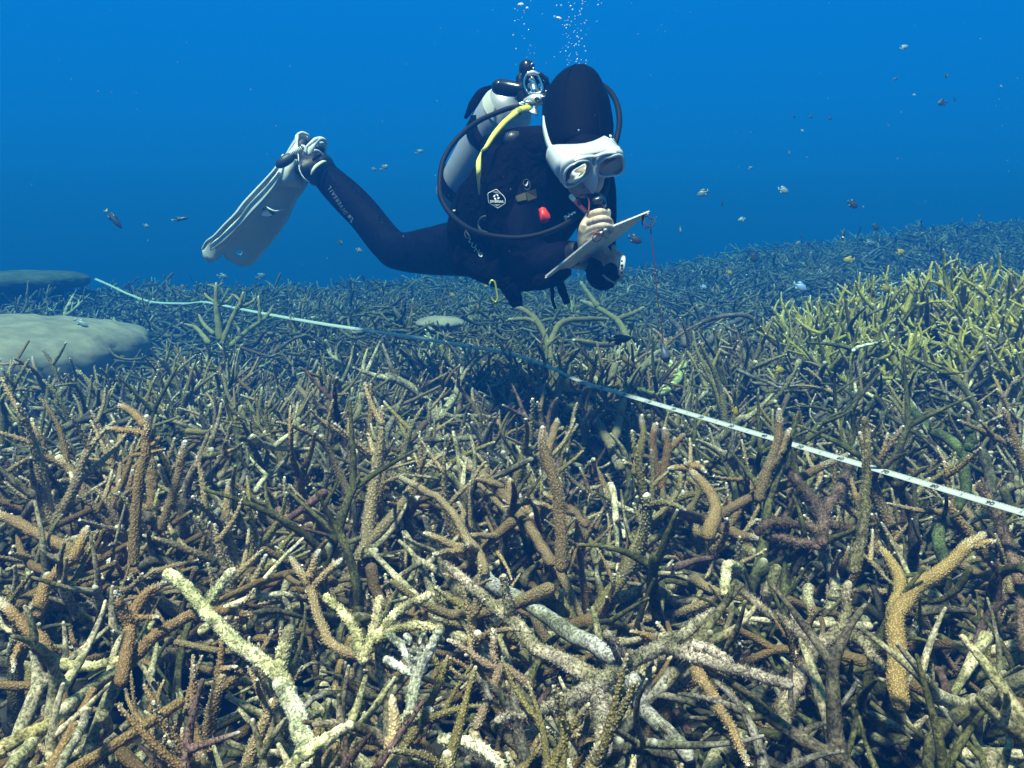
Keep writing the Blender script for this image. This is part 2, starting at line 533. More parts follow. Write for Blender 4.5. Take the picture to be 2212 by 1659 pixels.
def fuzz(g_, P, R, r, dens=1.0, col=(0.13, 0.10, 0.09), ln=(0.002, 0.006)):
    """hair-like turf algae"""
    rg = np.random.default_rng(r.randint(0, 10 ** 6))
    for p, rad in zip(P, R):
        L_ = np.linalg.norm(np.diff(p, axis=0), axis=1).sum()
        cnt = int(dens * L_ * 5000 * rad.mean() / 0.01)
        if cnt < 3: continue
        i = rg.integers(0, len(p) - 1, cnt); f = rg.random(cnt)[:, None]
        c = p[i] * (1 - f) + p[i + 1] * f
        d = rg.standard_normal((cnt, 3)); d /= np.linalg.norm(d, axis=1, keepdims=True)
        T = p[i + 1] - p[i]; T /= np.maximum(np.linalg.norm(T, axis=1, keepdims=True), 1e-9)
        d -= T * np.sum(d * T, 1, keepdims=True); d /= np.maximum(np.linalg.norm(d, axis=1, keepdims=True), 1e-9)
        b0 = c + d * (rad[i] * 0.95)[:, None]
        l = rg.uniform(ln[0], ln[1], cnt)[:, None]
        w = rg.standard_normal((cnt, 3)) * 0.0004
        tip = b0 + d * l + rg.standard_normal((cnt, 3)) * l * 0.4
        v = np.stack((b0 - w, b0 + w, tip), 1).reshape(-1, 3)
        t_ = np.arange(cnt * 3).reshape(-1, 3)
        cc = np.zeros((cnt * 3, 4)); cc[:, :3] = np.repeat(np.array(col)[None] * rg.uniform(0.6, 1.6, (cnt, 1)), 3, 0)
        g_.add(v, None, t_, cc)


def rotm(r, tilt=0.3, s=1.0):
    a = r.uniform(0, 6.283); b = r.gauss(0, tilt); c = r.gauss(0, tilt)
    M = Matrix.Rotation(b, 3, 'X') @ Matrix.Rotation(c, 3, 'Y') @ Matrix.Rotation(a, 3, 'Z')
    return np.array(M) * s
# ---- prototypes
PR = random.Random(21)
proto = {}
for kind, cnt in (('brown', 9), ('olive', 5), ('green', 5), ('cream', 5), ('grey', 6), ('moss', 4), ('maroon', 3)):
    hi = []; lo = []
    for i in range(cnt):
        live = LIVE[kind]
        if kind == 'green':
            br = antler(PR, mains=4, levels=3, L=0.088, R0=0.0108, sprawl=0.95, up=0.9, twigs=0.9)
        elif live:
            br = antler(PR, mains=PR.randint(2, 4), levels=3, L=0.098, R0=PR.uniform(0.0088, 0.0108), sprawl=1.2, up=0.5, twigs=0.6)
        else:
            br = antler(PR, mains=PR.randint(2, 3), levels=3, L=0.105, R0=PR.uniform(0.0090, 0.0118), sprawl=1.4, up=0.12, twigs=0.4)
        g1 = skin(br, kind, PR, k=8, knobs=0.55 if live else 0.0)
        if kind == 'maroon' or (kind == 'grey' and i % 2 == 0):
            fuzz(g1, [b_[0] for b_ in br], [b_[1] for b_ in br], PR, 0.6)
        hi.append(g1)
        if len(br) > 16: br2 = antler(PR, mains=4, levels=2, L=0.10, R0=0.0095, sprawl=1.15, up=0.5, twigs=0.8)
        else: br2 = br
        br2 = [(b_[0][::2], b_[1][::2] * 1.1) for b_ in br2]
        lo.append(skin(br2, kind, PR, k=5, tips=1.0))
    proto[kind] = (hi, lo)

# ---- loose dead branches: a tangle nobody could count
HOLES = [(1390, 1300, 0.10), (205, 1420, 0.10), (540, 1590, 0.09), (1960, 1560, 0.12), (1310, 1340, 0.08), (1690, 1450, 0.09), (1720, 1250, 0.07), (850, 1560, 0.06),
         (1000, 1290, 0.06), (1500, 1560, 0.08), (700, 1480, 0.06), (1180, 1500, 0.05), (1830, 1480, 0.09), (60, 1500, 0.07), (430, 1470, 0.06), (1580, 1350, 0.06), (1860, 1200, 0.07), (560, 1150, 0.05), (1050, 905, 0.09), (1300, 1000, 0.07)]
HOLES = [(*Wp(px, py, depth_z(py, -0.10))[:2], rr_) for px, py, rr_ in HOLES]


def inhole(x, y, k=1.0):
    m = np.zeros(np.shape(x), bool)
    for hx, hy, hr in HOLES: m = m | ((x - hx) ** 2 + (y - hy) ** 2 < (hr * k) ** 2)
    return m


def sticks(y0, y1, n, zr, Ls, Rs, seed, k=6, tilt=0.45, cols=None, forks=0, brown=0.0):
    rg = np.random.default_rng(seed)
    y = np.sqrt(rg.random(n) * (y1 ** 2 - y0 ** 2) + y0 ** 2)
    x = (rg.random(n) * 2 - 1) * (0.62 * y + 0.12)
    ok = ~inhole(x, y, 1.1)
    x = x[ok]; y = y[ok]; n = len(x)
    az = rg.random(n) * 6.283; el = rg.normal(0, tilt, n)
    d = np.stack((np.cos(az) * np.cos(el), np.sin(az) * np.cos(el), np.sin(el)), 1)
    ln = rg.uniform(Ls[0], Ls[1], n)
    m = 6
    s = np.linspace(-0.5, 0.5, m)
    bend = rg.normal(0, 0.24, (n, 3))
    P = d[:, None] * (s[None, :, None] * ln[:, None, None]) + bend[:, None] * ((s ** 2)[None, :, None] * ln[:, None, None] * 2.2)
    z = gtop(x, y) + rg.uniform(zr[0], zr[1], n)
    P = P + np.stack((x, y, z), 1)[:, None]
    r0 = rg.uniform(Rs[0], Rs[1], n)
    R = r0[:, None] * np.linspace(1.05, 0.52, m)[None] * (1 + 0.10 * rg.standard_normal((n, m)))
    V, q, S = tubes(P, R, k)
    per = len(V) // n
    pal = np.array(cols or (CREAM + GREY + GREY + MOSS + MOSS + CREAM[:2] + MAROON + BROWN))
    ci = rg.integers(0, len(pal), n)
    if brown: pal = np.concatenate((pal, np.array(BROWN))); ci = np.where((x < 0.15) & (rg.random(n) < brown), len(pal) - 1 - rg.integers(0, 5, n), ci)
    c = pal[ci] * rg.uniform(0.6, 1.15, (n, 1))
    lv = ((pal[ci][:, 0] > pal[ci][:, 2] * 2.6) & (pal[ci][:, 0] < 0.3)).astype(float)
    C = np.zeros((n, per, 4)); C[:, :, :3] = c[:, None]; C[:, :, 3] = lv[:, None]
    gg = G(); gg.add(V, q, None, C.reshape(-1, 4))
    if forks:
        for f_i, (at_, sgn) in enumerate(((2, 1.0), (3, -1.0))[:forks]):
            T_ = P[:, at_ + 1] - P[:, at_ - 1]; T_ /= np.linalg.norm(T_, axis=1, keepdims=True)
            q_ = rg.standard_normal((n, 3)); q_[:, 2] = np.abs(q_[:, 2]) * 0.7
            q_ -= T_ * np.sum(q_ * T_, 1, keepdims=True); q_ /= np.linalg.norm(q_, axis=1, keepdims=True)
            a_ = rg.uniform(0.6, 1.0, n)[:, None]
            dd = T_ * np.cos(a_) + q_ * np.sin(a_)
            l2 = (ln * rg.uniform(0.25, 0.55, n))[:, None, None]
            s2 = np.linspace(0, 1, m)[None, :, None]
            b2 = rg.normal(0, 0.2, (n, 3))[:, None]
            P2 = P[:, at_][:, None] + dd[:, None] * s2 * l2 + b2 * s2 ** 2 * l2
            R2_ = R[:, at_][:, None] * np.linspace(0.9, 0.5, m)[None]
            V, q, S = tubes(P2, R2_, k)
            per2 = len(V) // n
            C2 = np.zeros((n, per2, 4)); C2[:, :, :3] = c[:, None]; C2[:, :, 3] = lv[:, None]
            gg.add(V, q, None, C2.reshape(-1, 4))
    return gg


g = G()
g.addg(sticks(0.6, 1.9, 40, (-0.15, -0.035), (0.16, 0.34), (0.007, 0.0115), 11, k=9, brown=0.35, tilt=0.32, forks=2, cols=CREAM + CREAM + GREY + BROWN + [(0.30, 0.24, 0.15), (0.42, 0.38, 0.30)]))
g.addg(sticks(1.8, 4.2, 200, (-0.12, -0.02), (0.14, 0.30), (0.006, 0.0105), 12, k=6, brown=0.3, tilt=0.35, forks=2, cols=CREAM + GREY + GREY + OLIVE + BROWN + MOSS))
g.addg(sticks(0.55, 1.7, 500, (-0.26, -0.07), (0.06, 0.24), (0.004, 0.0105), 1, k=7, brown=0.35))
g.addg(sticks(1.6, 4.2, 2600, (-0.19, -0.05), (0.05, 0.18), (0.0035, 0.0085), 2, k=5))
g.addg(sticks(4.0, 9.0, 7000, (-0.14, 0.03), (0.08, 0.24), (0.005, 0.011), 3, k=4, cols=GREY + MOSS + MOSS + OLIVE + [(0.09, 0.09, 0.07)] * 3))  # far sticks coloured darker to imitate dimming by the haze
tag(g.obj('dead_coral_tangle', M_CORAL, attrs=True), 'tangle of broken dead coral sticks between the living branches', 'coral rubble', kind='stuff')

# ---- dead branching undergrowth beneath the colonies
g = G()
r = random.Random(61)
ptsu = []
for i in range(520):
    y = math.sqrt(r.random() * (3.6 ** 2 - 0.65 ** 2) + 0.65 ** 2); x = (r.random() * 2 - 1) * (0.60 * y + 0.08)
    if x < -1.3 and y > 3.2: continue
    if bool(inhole(x, y, 1.3)): continue
    kd = r.choices(['cream', 'grey', 'brown', 'moss', 'olive'], [4.0 if y < 1.2 else 2.4, 3.0, (3.8 if 1.1 < y < 2 else 2.0) if x < 0.3 else 1.5, 0.8 if x < 0.5 else 3.5, 1.2])[0]
    g.addg(r.choice(proto[kd][0]), rotm(r, 0.6, r.uniform(1.0, 1.35)), np.array((x, y, float(gtop(x, y)) - r.uniform(0.18, 0.28))))
tag(g.obj('coral_undergrowth', M_CORAL, attrs=True), 'interlocking mostly dead staghorn branches filling the bed under the standing colonies', 'coral undergrowth', kind='stuff')

# ---- small rubble pieces on the bottom
g = G()
g.addg(sticks(0.6, 5.0, 5000, (-0.235, -0.16), (0.02, 0.07), (0.003, 0.007), 4, k=5, cols=[(0.30, 0.28, 0.2), (0.2, 0.19, 0.15), (0.12, 0.11, 0.07)]))
tag(g.obj('coral_rubble', M_CORAL, attrs=True), 'small broken coral fingers lying on the dark bottom', 'coral rubble', kind='stuff')

# ---- far thicket, fading into the water
def in_mound(x, y):
    return x < -1.55 and 3.3 < y < 5.6 and x < -1.2 - 0.25 * (y - 3.4)


def green_zone(x, y):
    return ((x - 1.60) / 0.66) ** 2 + ((y - 3.05) / 0.56) ** 2 < 1


g = G()
r = random.Random(5)
for i in range(2600):
    y = math.sqrt(r.random() * (10.0 ** 2 - 3.0 ** 2) + 3.0 ** 2)
    x = (r.random() * 2 - 1) * (0.62 * y + 0.1)
    if in_mound(x, y) or green_zone(x, y): continue
    kind = r.choices(['olive', 'brown', 'cream', 'grey', 'moss', 'green'], [5, 2, 3.2 if y < 4.2 else 0.8, 2.2, 1.5 if y < 4.2 else 4, 0.0])[0]  # darker kinds farther off: dimming by the haze put into the colour
    s = r.uniform(0.75, 1.25)
    z = float(gtop(x, y)) - 0.17 + r.gauss(0, 0.02) + (0.05 if r.random() < 0.1 else 0)
    g.addg(r.choice(proto[kind][1]), rotm(r, 0.3, s), np.array((x, y, z)))
tag(g.obj('staghorn_coral_thicket', M_CORAL, attrs=True), 'far bed of staghorn coral fading into the blue water', 'coral thicket', kind='stuff')

# ---- countable colonies, nearest to the camera
GRP = 'staghorn coral colonies in the bed below the diver'
LAB = dict(
    brown='brown knobbly staghorn coral with white tips in the crowded bed below the diver',
    olive='olive tan staghorn coral with pale tips in the crowded bed below the diver',
    cream='dead cream coloured staghorn coral without white tips in the bed below the diver',
    grey='dead grey staghorn coral coated with fine turf in the bed below the diver',
    moss='dead staghorn coral overgrown with dark green film in the bed below the diver',
    maroon='dead staghorn coral overgrown with dark red turf in the bed below the diver',
    green='yellow green staghorn coral in the bright patch right of the diver')
MESHES = {k_: [g_.mesh('staghorn_' + k_, attrs=True) for g_ in v_[0]] for k_, v_ in proto.items()}
for lst in MESHES.values():
    for me in lst: me.materials.append(M_CORAL)


def colony(kind, x, y, z, s, r, tilt=0.3, grp=None, label=None):
    o = bpy.data.objects.new('staghorn_coral', r.choice(MESHES[kind]))
    M = Matrix(rotm(r, tilt, s).tolist()).to_4x4()
    M.translation = (x, y, z)
    o.matrix_world = M
    COL.objects.link(o)
    o['label'] = label or LAB[kind]; o['category'] = 'coral'; o['group'] = grp or (kind + ' ' + GRP)
    return o


r = random.Random(99)
placed = []
tries = 0
while len(placed) < 250 and tries < 20000:
    tries += 1
    y = math.sqrt(r.random() * (3.3 ** 2 - 0.72 ** 2) + 0.72 ** 2)
    x = (r.random() * 2 - 1) * (0.60 * y + 0.05)
    if in_mound(x, y) or green_zone(x, y): continue
    if bool(inhole(x, y, 1.0)): continue
    if any((x - a) ** 2 + (y - b) ** 2 < (0.095 + 0.022 * b + (0.02 if y < 1.45 else 0.02)) ** 2 for a, b in placed): continue
    placed.append((x, y))
    near = y < 1.45
    wts = [6, 1.2, 2.2, 2.5, 1.5, 0.6] if x < 0.45 else [3.5, 1.5, 1.6, 2.0, 4.5, 1.5]
    if y > 2.0: wts = [4, 4.5, 2.2, 1.8, 2.0, 0.3] if x < 0.7 else [2.5, 4.0, 1.2, 1.4, 4.5, 0.3]
    if near: wts = [(7 if x < 0.1 else 3.5) * (0.45 if y < 1.0 else 1.0), 0.3, 4.0, 3.4, 1.0 + (2 if x > 0.3 else 0), 0.6 + (1.6 if x > 0.2 else 0)]
    kind = r.choices(['brown', 'olive', 'cream', 'grey', 'moss', 'maroon'], wts)[0]
    s = r.uniform(0.85, 1.25) * (1.12 if y < 1.45 else 1.3)
    colony(kind, x, y, float(gtop(x, y)) - r.uniform(0.18, 0.22) - (0.06 if near else 0.035), s * (0.92 if near else 1.0), r, 0.55 if near else 0.35)
r = random.Random(5)
gp = []
tries = 0
while len(gp) < 50 and tries < 5000:
    tries += 1
    x = r.uniform(0.85, 2.4); y = r.uniform(2.4, 3.7)
    if not (((x - 1.60) / 0.66) ** 2 + ((y - 3.05) / 0.56) ** 2 < 1.0): continue
    if any((x - a) ** 2 + (y - b) ** 2 < 0.105 ** 2 for a, b in gp): continue
    gp.append((x, y))
    colony('green', x, y, float(gtop(x, y)) - 0.13, r.uniform(0.95, 1.3), r, 0.25)
print('colonies', len(placed), len(gp))
# ------------------------------------------------------------------ single branches and colonies one can tell apart
def hero(label, kind, paths, z0=0.0, group=None, knobs=1.0, fz=0.0, seed=1, rough=0.05, tipv=1.0, cols=None):
    """paths: list of (points [(px,py)...], r_px0, r_px1, zs, ze, tip) ; zs/ze world heights of the first/last point
    (ze None: last point at the depth of the first)"""
    r = random.Random(seed)
    allP = []; allR = []; tips = []; pixd = []
    for pa in paths:
        pts, r0, r1 = pa[0], pa[1], pa[2]
        zs = pa[3] if len(pa) > 3 else z0
        ze = pa[4] if len(pa) > 4 else zs
        tp = pa[5] if len(pa) > 5 else 1.0
        d0 = depth_z(pts[0][1], zs)
        d1 = d0 if ze is None else depth_z(pts[-1][1], ze)
        pp = np.array(pts, float)
        sl = np.concatenate(([0], np.cumsum(np.hypot(*np.diff(pp, axis=0).T)))); sl /= sl[-1]
        ctl = [(p[0], p[1], d0 + (d1 - d0) * s_) for p, s_ in zip(pp, sl)]
        n = 16
        if pixd:
            pj = np.concatenate(pixd); dj = np.hypot(pj[:, 0] - pts[0][0], pj[:, 1] - pts[0][1]); jj = int(np.argmin(dj))
            if dj[jj] < 16:
                dl = pj[jj, 2] - d0
                ctl = [(a_, b_, c_ + dl) for a_, b_, c_ in ctl]
        rs = cat(ctl, n); pixd.append(rs)
        W3 = np.array([Wp(*q) for q in rs])
        rad = np.linspace(r0, r1, n) * rs[:, 2] / F
        rad = rad * (1 + 0.05 * np.array([r.gauss(0, 1) for _ in range(n)]))
        W3[1:-1] += np.array([[r.gauss(0, 0.0010) for _ in range(3)] for _ in range(n - 2)])
        if tp > 0 and LIVE[kind]:
            rad[-3:] *= np.array((0.95, 0.85, 0.62))
        allP.append(W3); allR.append(rad); tips.append(tp)
    org = allP[0][0].copy()
    P = np.array(allP) - org; R = np.array(allR)
    g_ = G()
    V, q, S = tubes(P, R, 12)
    B = len(P); per = len(V) // B; Ss = S.reshape(B, per)
    C = np.zeros((B, per, 4)); TP = np.zeros((B, per))
    base = np.array(PAL[kind][r.randrange(len(PAL[kind]))]) if cols is None else np.array(cols)
    for i in range(B):
        c = base * r.uniform(0.92, 1.1)
        C[i, :, :3] = c; C[i, :, 3] = LIVE[kind]
        ln = np.linalg.norm(np.diff(P[i], axis=0), axis=1).sum()
        tl = 0.016 / max(ln, 0.03)
        if LIVE[kind] and tips[i] > 0:
            TP[i] = np.clip((Ss[i] - (1 - tl - 0.12)) / (tl + 0.03), 0, 1) ** 1.2 * tips[i] * tipv
            C[i, :, :3] *= (1 + 0.6 * sm(1 - 5 * tl, 1, Ss[i]))[:, None]
    g_.add(V, q, None, C.reshape(-1, 4), TP.reshape(-1))
    if knobs > 0:
        knob(g_, P, R, C[:, 0, :3], r, knobs, LIVE[kind], 1.15)
    if fz > 0:
        fuzz(g_, P, R, r, fz)
    o = g_.obj('staghorn_coral' if not label.startswith('broken') else 'coral_branch', M_CORAL, attrs=True)
    o.location = org
    HEROPOS.append((seed, *(org + P.reshape(-1, 3).mean(0))))
    tag(o, label, 'coral', group)
    return o


U = None
SHORT = {3: 'tall bent brown coral', 4: 'short forked brown finger', 5: 'thick knobbed brown stem', 6: 'longest bundled brown branch', 7: 'slim brown branch', 8: 'star shaped brown coral', 9: 'broken grey log', 10: 'crossing pair of brown arms', 11: 'pronged grey log', 12: 'fuzzy grey star', 13: 'smooth lilac grey pillar', 14: 'tan spear', 15: 'cream coral hook', 16: 'thick mauve trunk', 17: 'long bumpy yellow brown arm', 18: 'short ochre finger', 19: 'tall coral at the forty mark', 20: 'dark red spreading coral', 21: 'olive post at the tape', 22: 'curved white tipped arm', 23: 'brown coral lying towards the tape', 24: 'mossy green V', 25: 'dark green elbow', 26: 'reddish fuzzy post', 27: 'dark stub at the tape end', 28: 'big cream log', 29: 'stubby cream block', 30: 'broad pale trunk', 31: 'rusty Y shaped coral', 32: 'rusty log with lilac end', 33: 'orange brown sloping coral', 34: 'creamy coral joint', 35: 'arm behind the rusty Y', 36: 'leaning brown finger', 37: 'thick cream log', 38: 'long smooth coral pole', 39: 'pale lilac pole', 40: 'whitish hand shaped coral', 41: 'cream yellow three armed coral', 42: 'long winding brown coral', 43: 'slim brown arch', 44: 'greenish pale log', 45: 'bright cream log', 46: 'swollen tan stump', 47: 'white lumpy nub', 48: 'lime pale forked trunk', 49: 'arm nearest the weight', 50: 'brown arm over the tape', 51: 'slender white tipped coral', 52: 'pair of dark brown columns', 53: 'bleached white stick', 54: 'dark dead coral arch', 55: 'tan arm under the slate', 56: 'tan antler under the straps', 57: 'tall olive antler bush'}
HEROPOS = []
hero('tall brown coral at the near edge with its top bent over like a tap', 'brown', [
    ([(290, 1215), (296, 1080), (312, 1000), (317, 950), (317, 900)], 11, 8.5, 0.0, U),
    ([(316, 935), (275, 930), (231, 926)], 7, 5, 0.10, 0.10), ([(312, 918), (285, 890), (258, 876)], 8, 5, 0.10, 0.11),
    ([(330, 1095), (326, 1000)], 12, 10, 0.0, U, 0), ([(330, 960), (345, 945)], 5, 3, 0.08, 0.08)], seed=3, knobs=1.2)
hero('short upright brown coral finger with a forked white tip beside the tall bent one', 'brown', [
    ([(350, 1140), (375, 1065), (392, 1000), (400, 955)], 9, 7.5, 0.0, U), ([(388, 1010), (392, 975)], 8, 7, 0.04, U)], seed=4)
hero('thick upright brown coral stem covered in pale knobs, forked at its top', 'brown', [
    ([(1213, 1225), (1210, 1130), (1203, 1060), (1183, 1000), (1172, 960), (1172, 924)], 14, 8, -0.02, U),
    ([(1182, 985), (1194, 940), (1204, 908)], 8, 6, 0.12, 0.13), ([(1200, 930), (1216, 925)], 4, 3, 0.13, 0.13)], seed=5, knobs=1.5)
hero('long brown coral branch reaching up and left with a white end, longest of its bundle', 'brown', [
    ([(1190, 1215), (1150, 1150), (1108, 1095), (1060, 1040), (1002, 990)], 11, 7, -0.02, 0.03),
    ([(1130, 1120), (1085, 1060), (1020, 1015), (1000, 1012)], 8, 6, 0.0, 0.03),
    ([(1100, 1070), (1102, 1035)], 6, 5, 0.02, 0.04), ([(1085, 1050), (1050, 1040), (1022, 1034)], 6, 4.5, 0.02, 0.03)], seed=6, knobs=1.4)
hero('slim brown coral branch lying just under the longest one of the bundle', 'brown', [
    ([(1188, 1205), (1140, 1145), (1080, 1090), (1030, 1040), (982, 1011)], 8, 6, -0.03, 0.01),
    ([(1120, 1141), (1060, 1158), (1008, 1155)], 7, 5, -0.02, 0.0)], seed=7, knobs=1.3)
hero('brown coral with five arms spread like a star on a pale grey dead stem', 'brown', [
    ([(1046, 1236), (1035, 1200), (1010, 1165), (985, 1120), (957, 1085), (915, 1058), (864, 1031)], 10, 6, 0.0, 0.03),
    ([(1022, 1185), (985, 1180), (945, 1163), (917, 1152)], 9, 5.5, 0.0, 0.02), ([(1000, 1188), (970, 1192), (936, 1197)], 7, 4.5, 0.0, 0.0),
    ([(1030, 1190), (1012, 1180), (1011, 1176)], 8, 6, 0.0, 0.03), ([(1000, 1130), (1000, 1105), (990, 1085)], 6, 4, 0.02, 0.04)], seed=8, knobs=1.3)
hero('broken grey coral log running down from the star shaped brown coral', 'grey', [
    ([(1045, 1235), (1065, 1262), (1100, 1283), (1160, 1318), (1220, 1360), (1293, 1400), (1330, 1425)], 14, 20, -0.01, -0.05)], seed=9, knobs=0, cols=(0.30, 0.30, 0.31))
hero('brown coral pair of arms crossing behind the pale knobbed stem', 'brown', [
    ([(1265, 1134), (1240, 1108), (1209, 1088), (1190, 1075), (1170, 1064)], 8, 5, 0.0, 0.04),
    ([(1240, 1110), (1200, 1100), (1150, 1082)], 6, 5, 0.0, 0.02)], seed=10, knobs=1.2)
hero('large brownish grey coral log with a stubby upright prong', 'grey', [
    ([(1300, 1478), (1240, 1440), (1163, 1401), (1110, 1345), (1069, 1312), (1010, 1262), (962, 1219)], 21, 9, -0.03, 0.03),
    ([(1102, 1335), (1094, 1290), (1088, 1246)], 14, 7, 0.0, 0.06)], seed=11, knobs=0.4, fz=0.6, cols=(0.33, 0.28, 0.24))
hero('fuzzy grey coral with thick arms meeting in a star near the bottom of the bed', 'grey', [
    ([(1286, 1485), (1330, 1450), (1379, 1420), (1457, 1386), (1500, 1352), (1540, 1322)], 21, 10, -0.03, 0.02),
    ([(1286, 1485), (1217, 1519), (1150, 1540), (1076, 1556)], 22, 9, -0.03, 0.0),
    ([(1286, 1485), (1298, 1540), (1306, 1620)], 20, 17, -0.03, -0.02), ([(1352, 1435), (1333, 1400), (1312, 1371)], 16, 10, -0.02, 0.03),
    ([(1440, 1400), (1500, 1420), (1577, 1446), (1640, 1458), (1703, 1478)], 14, 12, -0.02, 0.0),
    ([(1480, 1402), (1525, 1398), (1575, 1432)], 12, 12, 0.0, 0.0)], seed=12, knobs=0.25, fz=1.2, cols=(0.30, 0.265, 0.235))
hero('smooth lilac grey coral pillar sloping down beside the fuzzy star', 'grey', [
    ([(1361, 1461), (1390, 1530), (1435, 1575), (1487, 1632)], 17, 17, -0.06, -0.08)], seed=13, knobs=0, cols=(0.34, 0.33, 0.35))
hero('tan coral spear pointing down with a tapering white end', 'olive', [
    ([(1505, 1450), (1545, 1515), (1580, 1575), (1616, 1652)], 15, 6, -0.02, -0.02)], seed=14, knobs=1.0, cols=(0.25, 0.17, 0.08))
hero('short cream coral hook with saw toothed edges', 'cream', [
    ([(1564, 1280), (1570, 1240), (1576, 1218), (1598, 1232)], 10, 9, 0.02, 0.0)], seed=15, knobs=2.0, cols=(0.60, 0.52, 0.33))
hero('thick mauve brown dead coral trunk forking upward at the right of the fuzzy star', 'maroon', [
    ([(1690, 1560), (1712, 1500), (1757, 1401), (1740, 1375), (1712, 1356), (1652, 1317), (1586, 1266)], 20, 8, -0.06, 0.0),
    ([(1757, 1401), (1800, 1372), (1822, 1350), (1832, 1262)], 18, 9, -0.04, 0.03),
    ([(1815, 1368), (1860, 1385), (1900, 1440)], 14, 11, -0.03, -0.05)], seed=16, knobs=0.3, fz=1.2, cols=(0.23, 0.19, 0.155))
hero('yellow brown coral with one long bumpy arm raised to the upper right', 'olive', [
    ([(1945, 1520), (1938, 1400), (1935, 1330), (1980, 1270), (2033, 1232), (2085, 1185), (2124, 1155)], 22, 12, -0.08, 0.06),
    ([(2095, 1185), (2125, 1172), (2148, 1169)], 6, 5, 0.05, 0.06), ([(2090, 1178), (2110, 1180), (2128, 1178)], 6, 5, 0.05, 0.05)], seed=17, knobs=1.0, cols=(0.27, 0.18, 0.065))
hero('short ochre coral finger with two white tips beside the long bumpy arm', 'olive', [
    ([(1930, 1330), (1945, 1262), (1925, 1215), (1905, 1186)], 17, 8, -0.03, 0.0), ([(1945, 1255), (1930, 1230), (1914, 1222)], 10, 7, 0.0, 0.0)], seed=18, knobs=0.5, cols=(0.28, 0.19, 0.065))
hero('tall brown knobby coral in front of the tape at its forty mark', 'brown', [
    ([(1640, 1075), (1655, 1020), (1672, 985), (1682, 935), (1683, 885)], 12, 6.5, 0.0, U),
    ([(1672, 1000), (1690, 965), (1707, 928)], 9, 6, 0.06, U)], seed=19, knobs=1.5)
hero('dark red overgrown coral with four arms spread behind a fuzzy patch', 'maroon', [
    ([(1775, 1170), (1774, 1109), (1730, 1050), (1679, 1001)], 13, 8, -0.02, 0.04), ([(1774, 1115), (1812, 1060), (1838, 997)], 12, 8, 0.0, 0.05),
    ([(1774, 1150), (1700, 1128), (1660, 1130), (1638, 1150)], 10, 9, 0.0, 0.0), ([(1780, 1130), (1820, 1138), (1858, 1150)], 11, 7, 0.0, 0.0),
    ([(1765, 1180), (1700, 1165), (1655, 1160)], 10, 8, -0.02, -0.02)], seed=20, knobs=0.4, fz=2.0, cols=(0.12, 0.075, 0.06))
hero('upright olive and mauve coral post standing against the tape', 'moss', [
    ([(1845, 1230), (1862, 1150), (1870, 1060), (1872, 990), (1868, 905)], 12, 6, -0.02, U)], seed=21, knobs=1.0, fz=0.5, cols=(0.20, 0.17, 0.10))
hero('curved brown coral arm ending in a flat cluster of white tips', 'brown', [
    ([(1530, 1155), (1545, 1110), (1530, 1060), (1492, 1015)], 15, 9, -0.01, 0.05), ([(1492, 1012), (1470, 1010), (1446, 1012)], 7, 5, 0.05, 0.05),
    ([(1492, 1012), (1510, 1008), (1524, 1020)], 7, 5, 0.05, 0.05), ([(1490, 1010), (1485, 1004), (1482, 1000)], 6, 5, 0.05, 0.06), ([(1495, 1010), (1505, 1002), (1508, 998)], 5, 4, 0.05, 0.06)], seed=22, knobs=1.4)
hero('thick brown coral lying across with its end raised towards the tape', 'brown', [
    ([(1400, 1085), (1470, 1105), (1530, 1125), (1592, 1090), (1650, 1065), (1718, 1039), (1780, 1005), (1832, 982)], 13, 7, -0.03, 0.05),
    ([(1525, 1125), (1580, 1150), (1640, 1165)], 13, 9, -0.03, -0.03)], seed=23, knobs=1.2, cols=(0.15, 0.095, 0.045))
hero('mossy green dead coral forming a wide letter V behind the tape', 'moss', [
    ([(2085, 985), (2050, 950), (2012, 931), (1985, 900), (1963, 878)], 11, 10, 0.0, 0.06), ([(2088, 982), (2096, 950), (2092, 925)], 12, 10, 0.0, 0.06)], seed=24, knobs=0, cols=(0.085, 0.11, 0.04))
hero('dark green dead coral bent like an elbow in front of the tape end', 'moss', [
    ([(2040, 1210), (2026, 1170), (2035, 1130), (2080, 1075), (2085, 1040), (2082, 998)], 14, 11, -0.03, 0.07)], seed=25, knobs=0, cols=(0.065, 0.085, 0.035))
hero('reddish brown fuzzy coral post leaning at the tape end', 'maroon', [
    ([(2215, 1400), (2204, 1260), (2165, 1140), (2140, 1085), (2120, 1048)], 14, 9, -0.05, 0.05)], seed=26, knobs=0.3, fz=2.2, cols=(0.14, 0.09, 0.065))
hero('dark upright dead coral stub standing behind the tape end', 'moss', [
    ([(2140, 1060), (2136, 1020), (2124, 978)], 13, 10, 0.02, 0.08)], seed=27, knobs=0, cols=(0.09, 0.09, 0.06))
hero('big cream coral log covered with blunt knobs and crossed by a thin arm', 'cream', [
    ([(620, 1480), (575, 1435), (510, 1390), (470, 1350), (435, 1310), (395, 1265), (362, 1240)], 17, 11, -0.02, 0.04),
    ([(438, 1312), (470, 1270), (504, 1233)], 9, 8, 0.02, 0.05)], seed=28, knobs=2.2, cols=(0.56, 0.50, 0.36))
hero('stubby upright cream coral block at the foot of the big cream log', 'cream', [
    ([(604, 1470), (612, 1410), (626, 1360)], 15, 13, -0.02, 0.03)], seed=29, knobs=1.2, cols=(0.46, 0.42, 0.28))
hero('broad pale dead coral trunk under the cream block, streaked with white', 'cream', [
    ([(670, 1650), (650, 1570), (620, 1500), (606, 1478)], 24, 17, -0.06, -0.02)], seed=30, knobs=0.3, cols=(0.50, 0.49, 0.42))
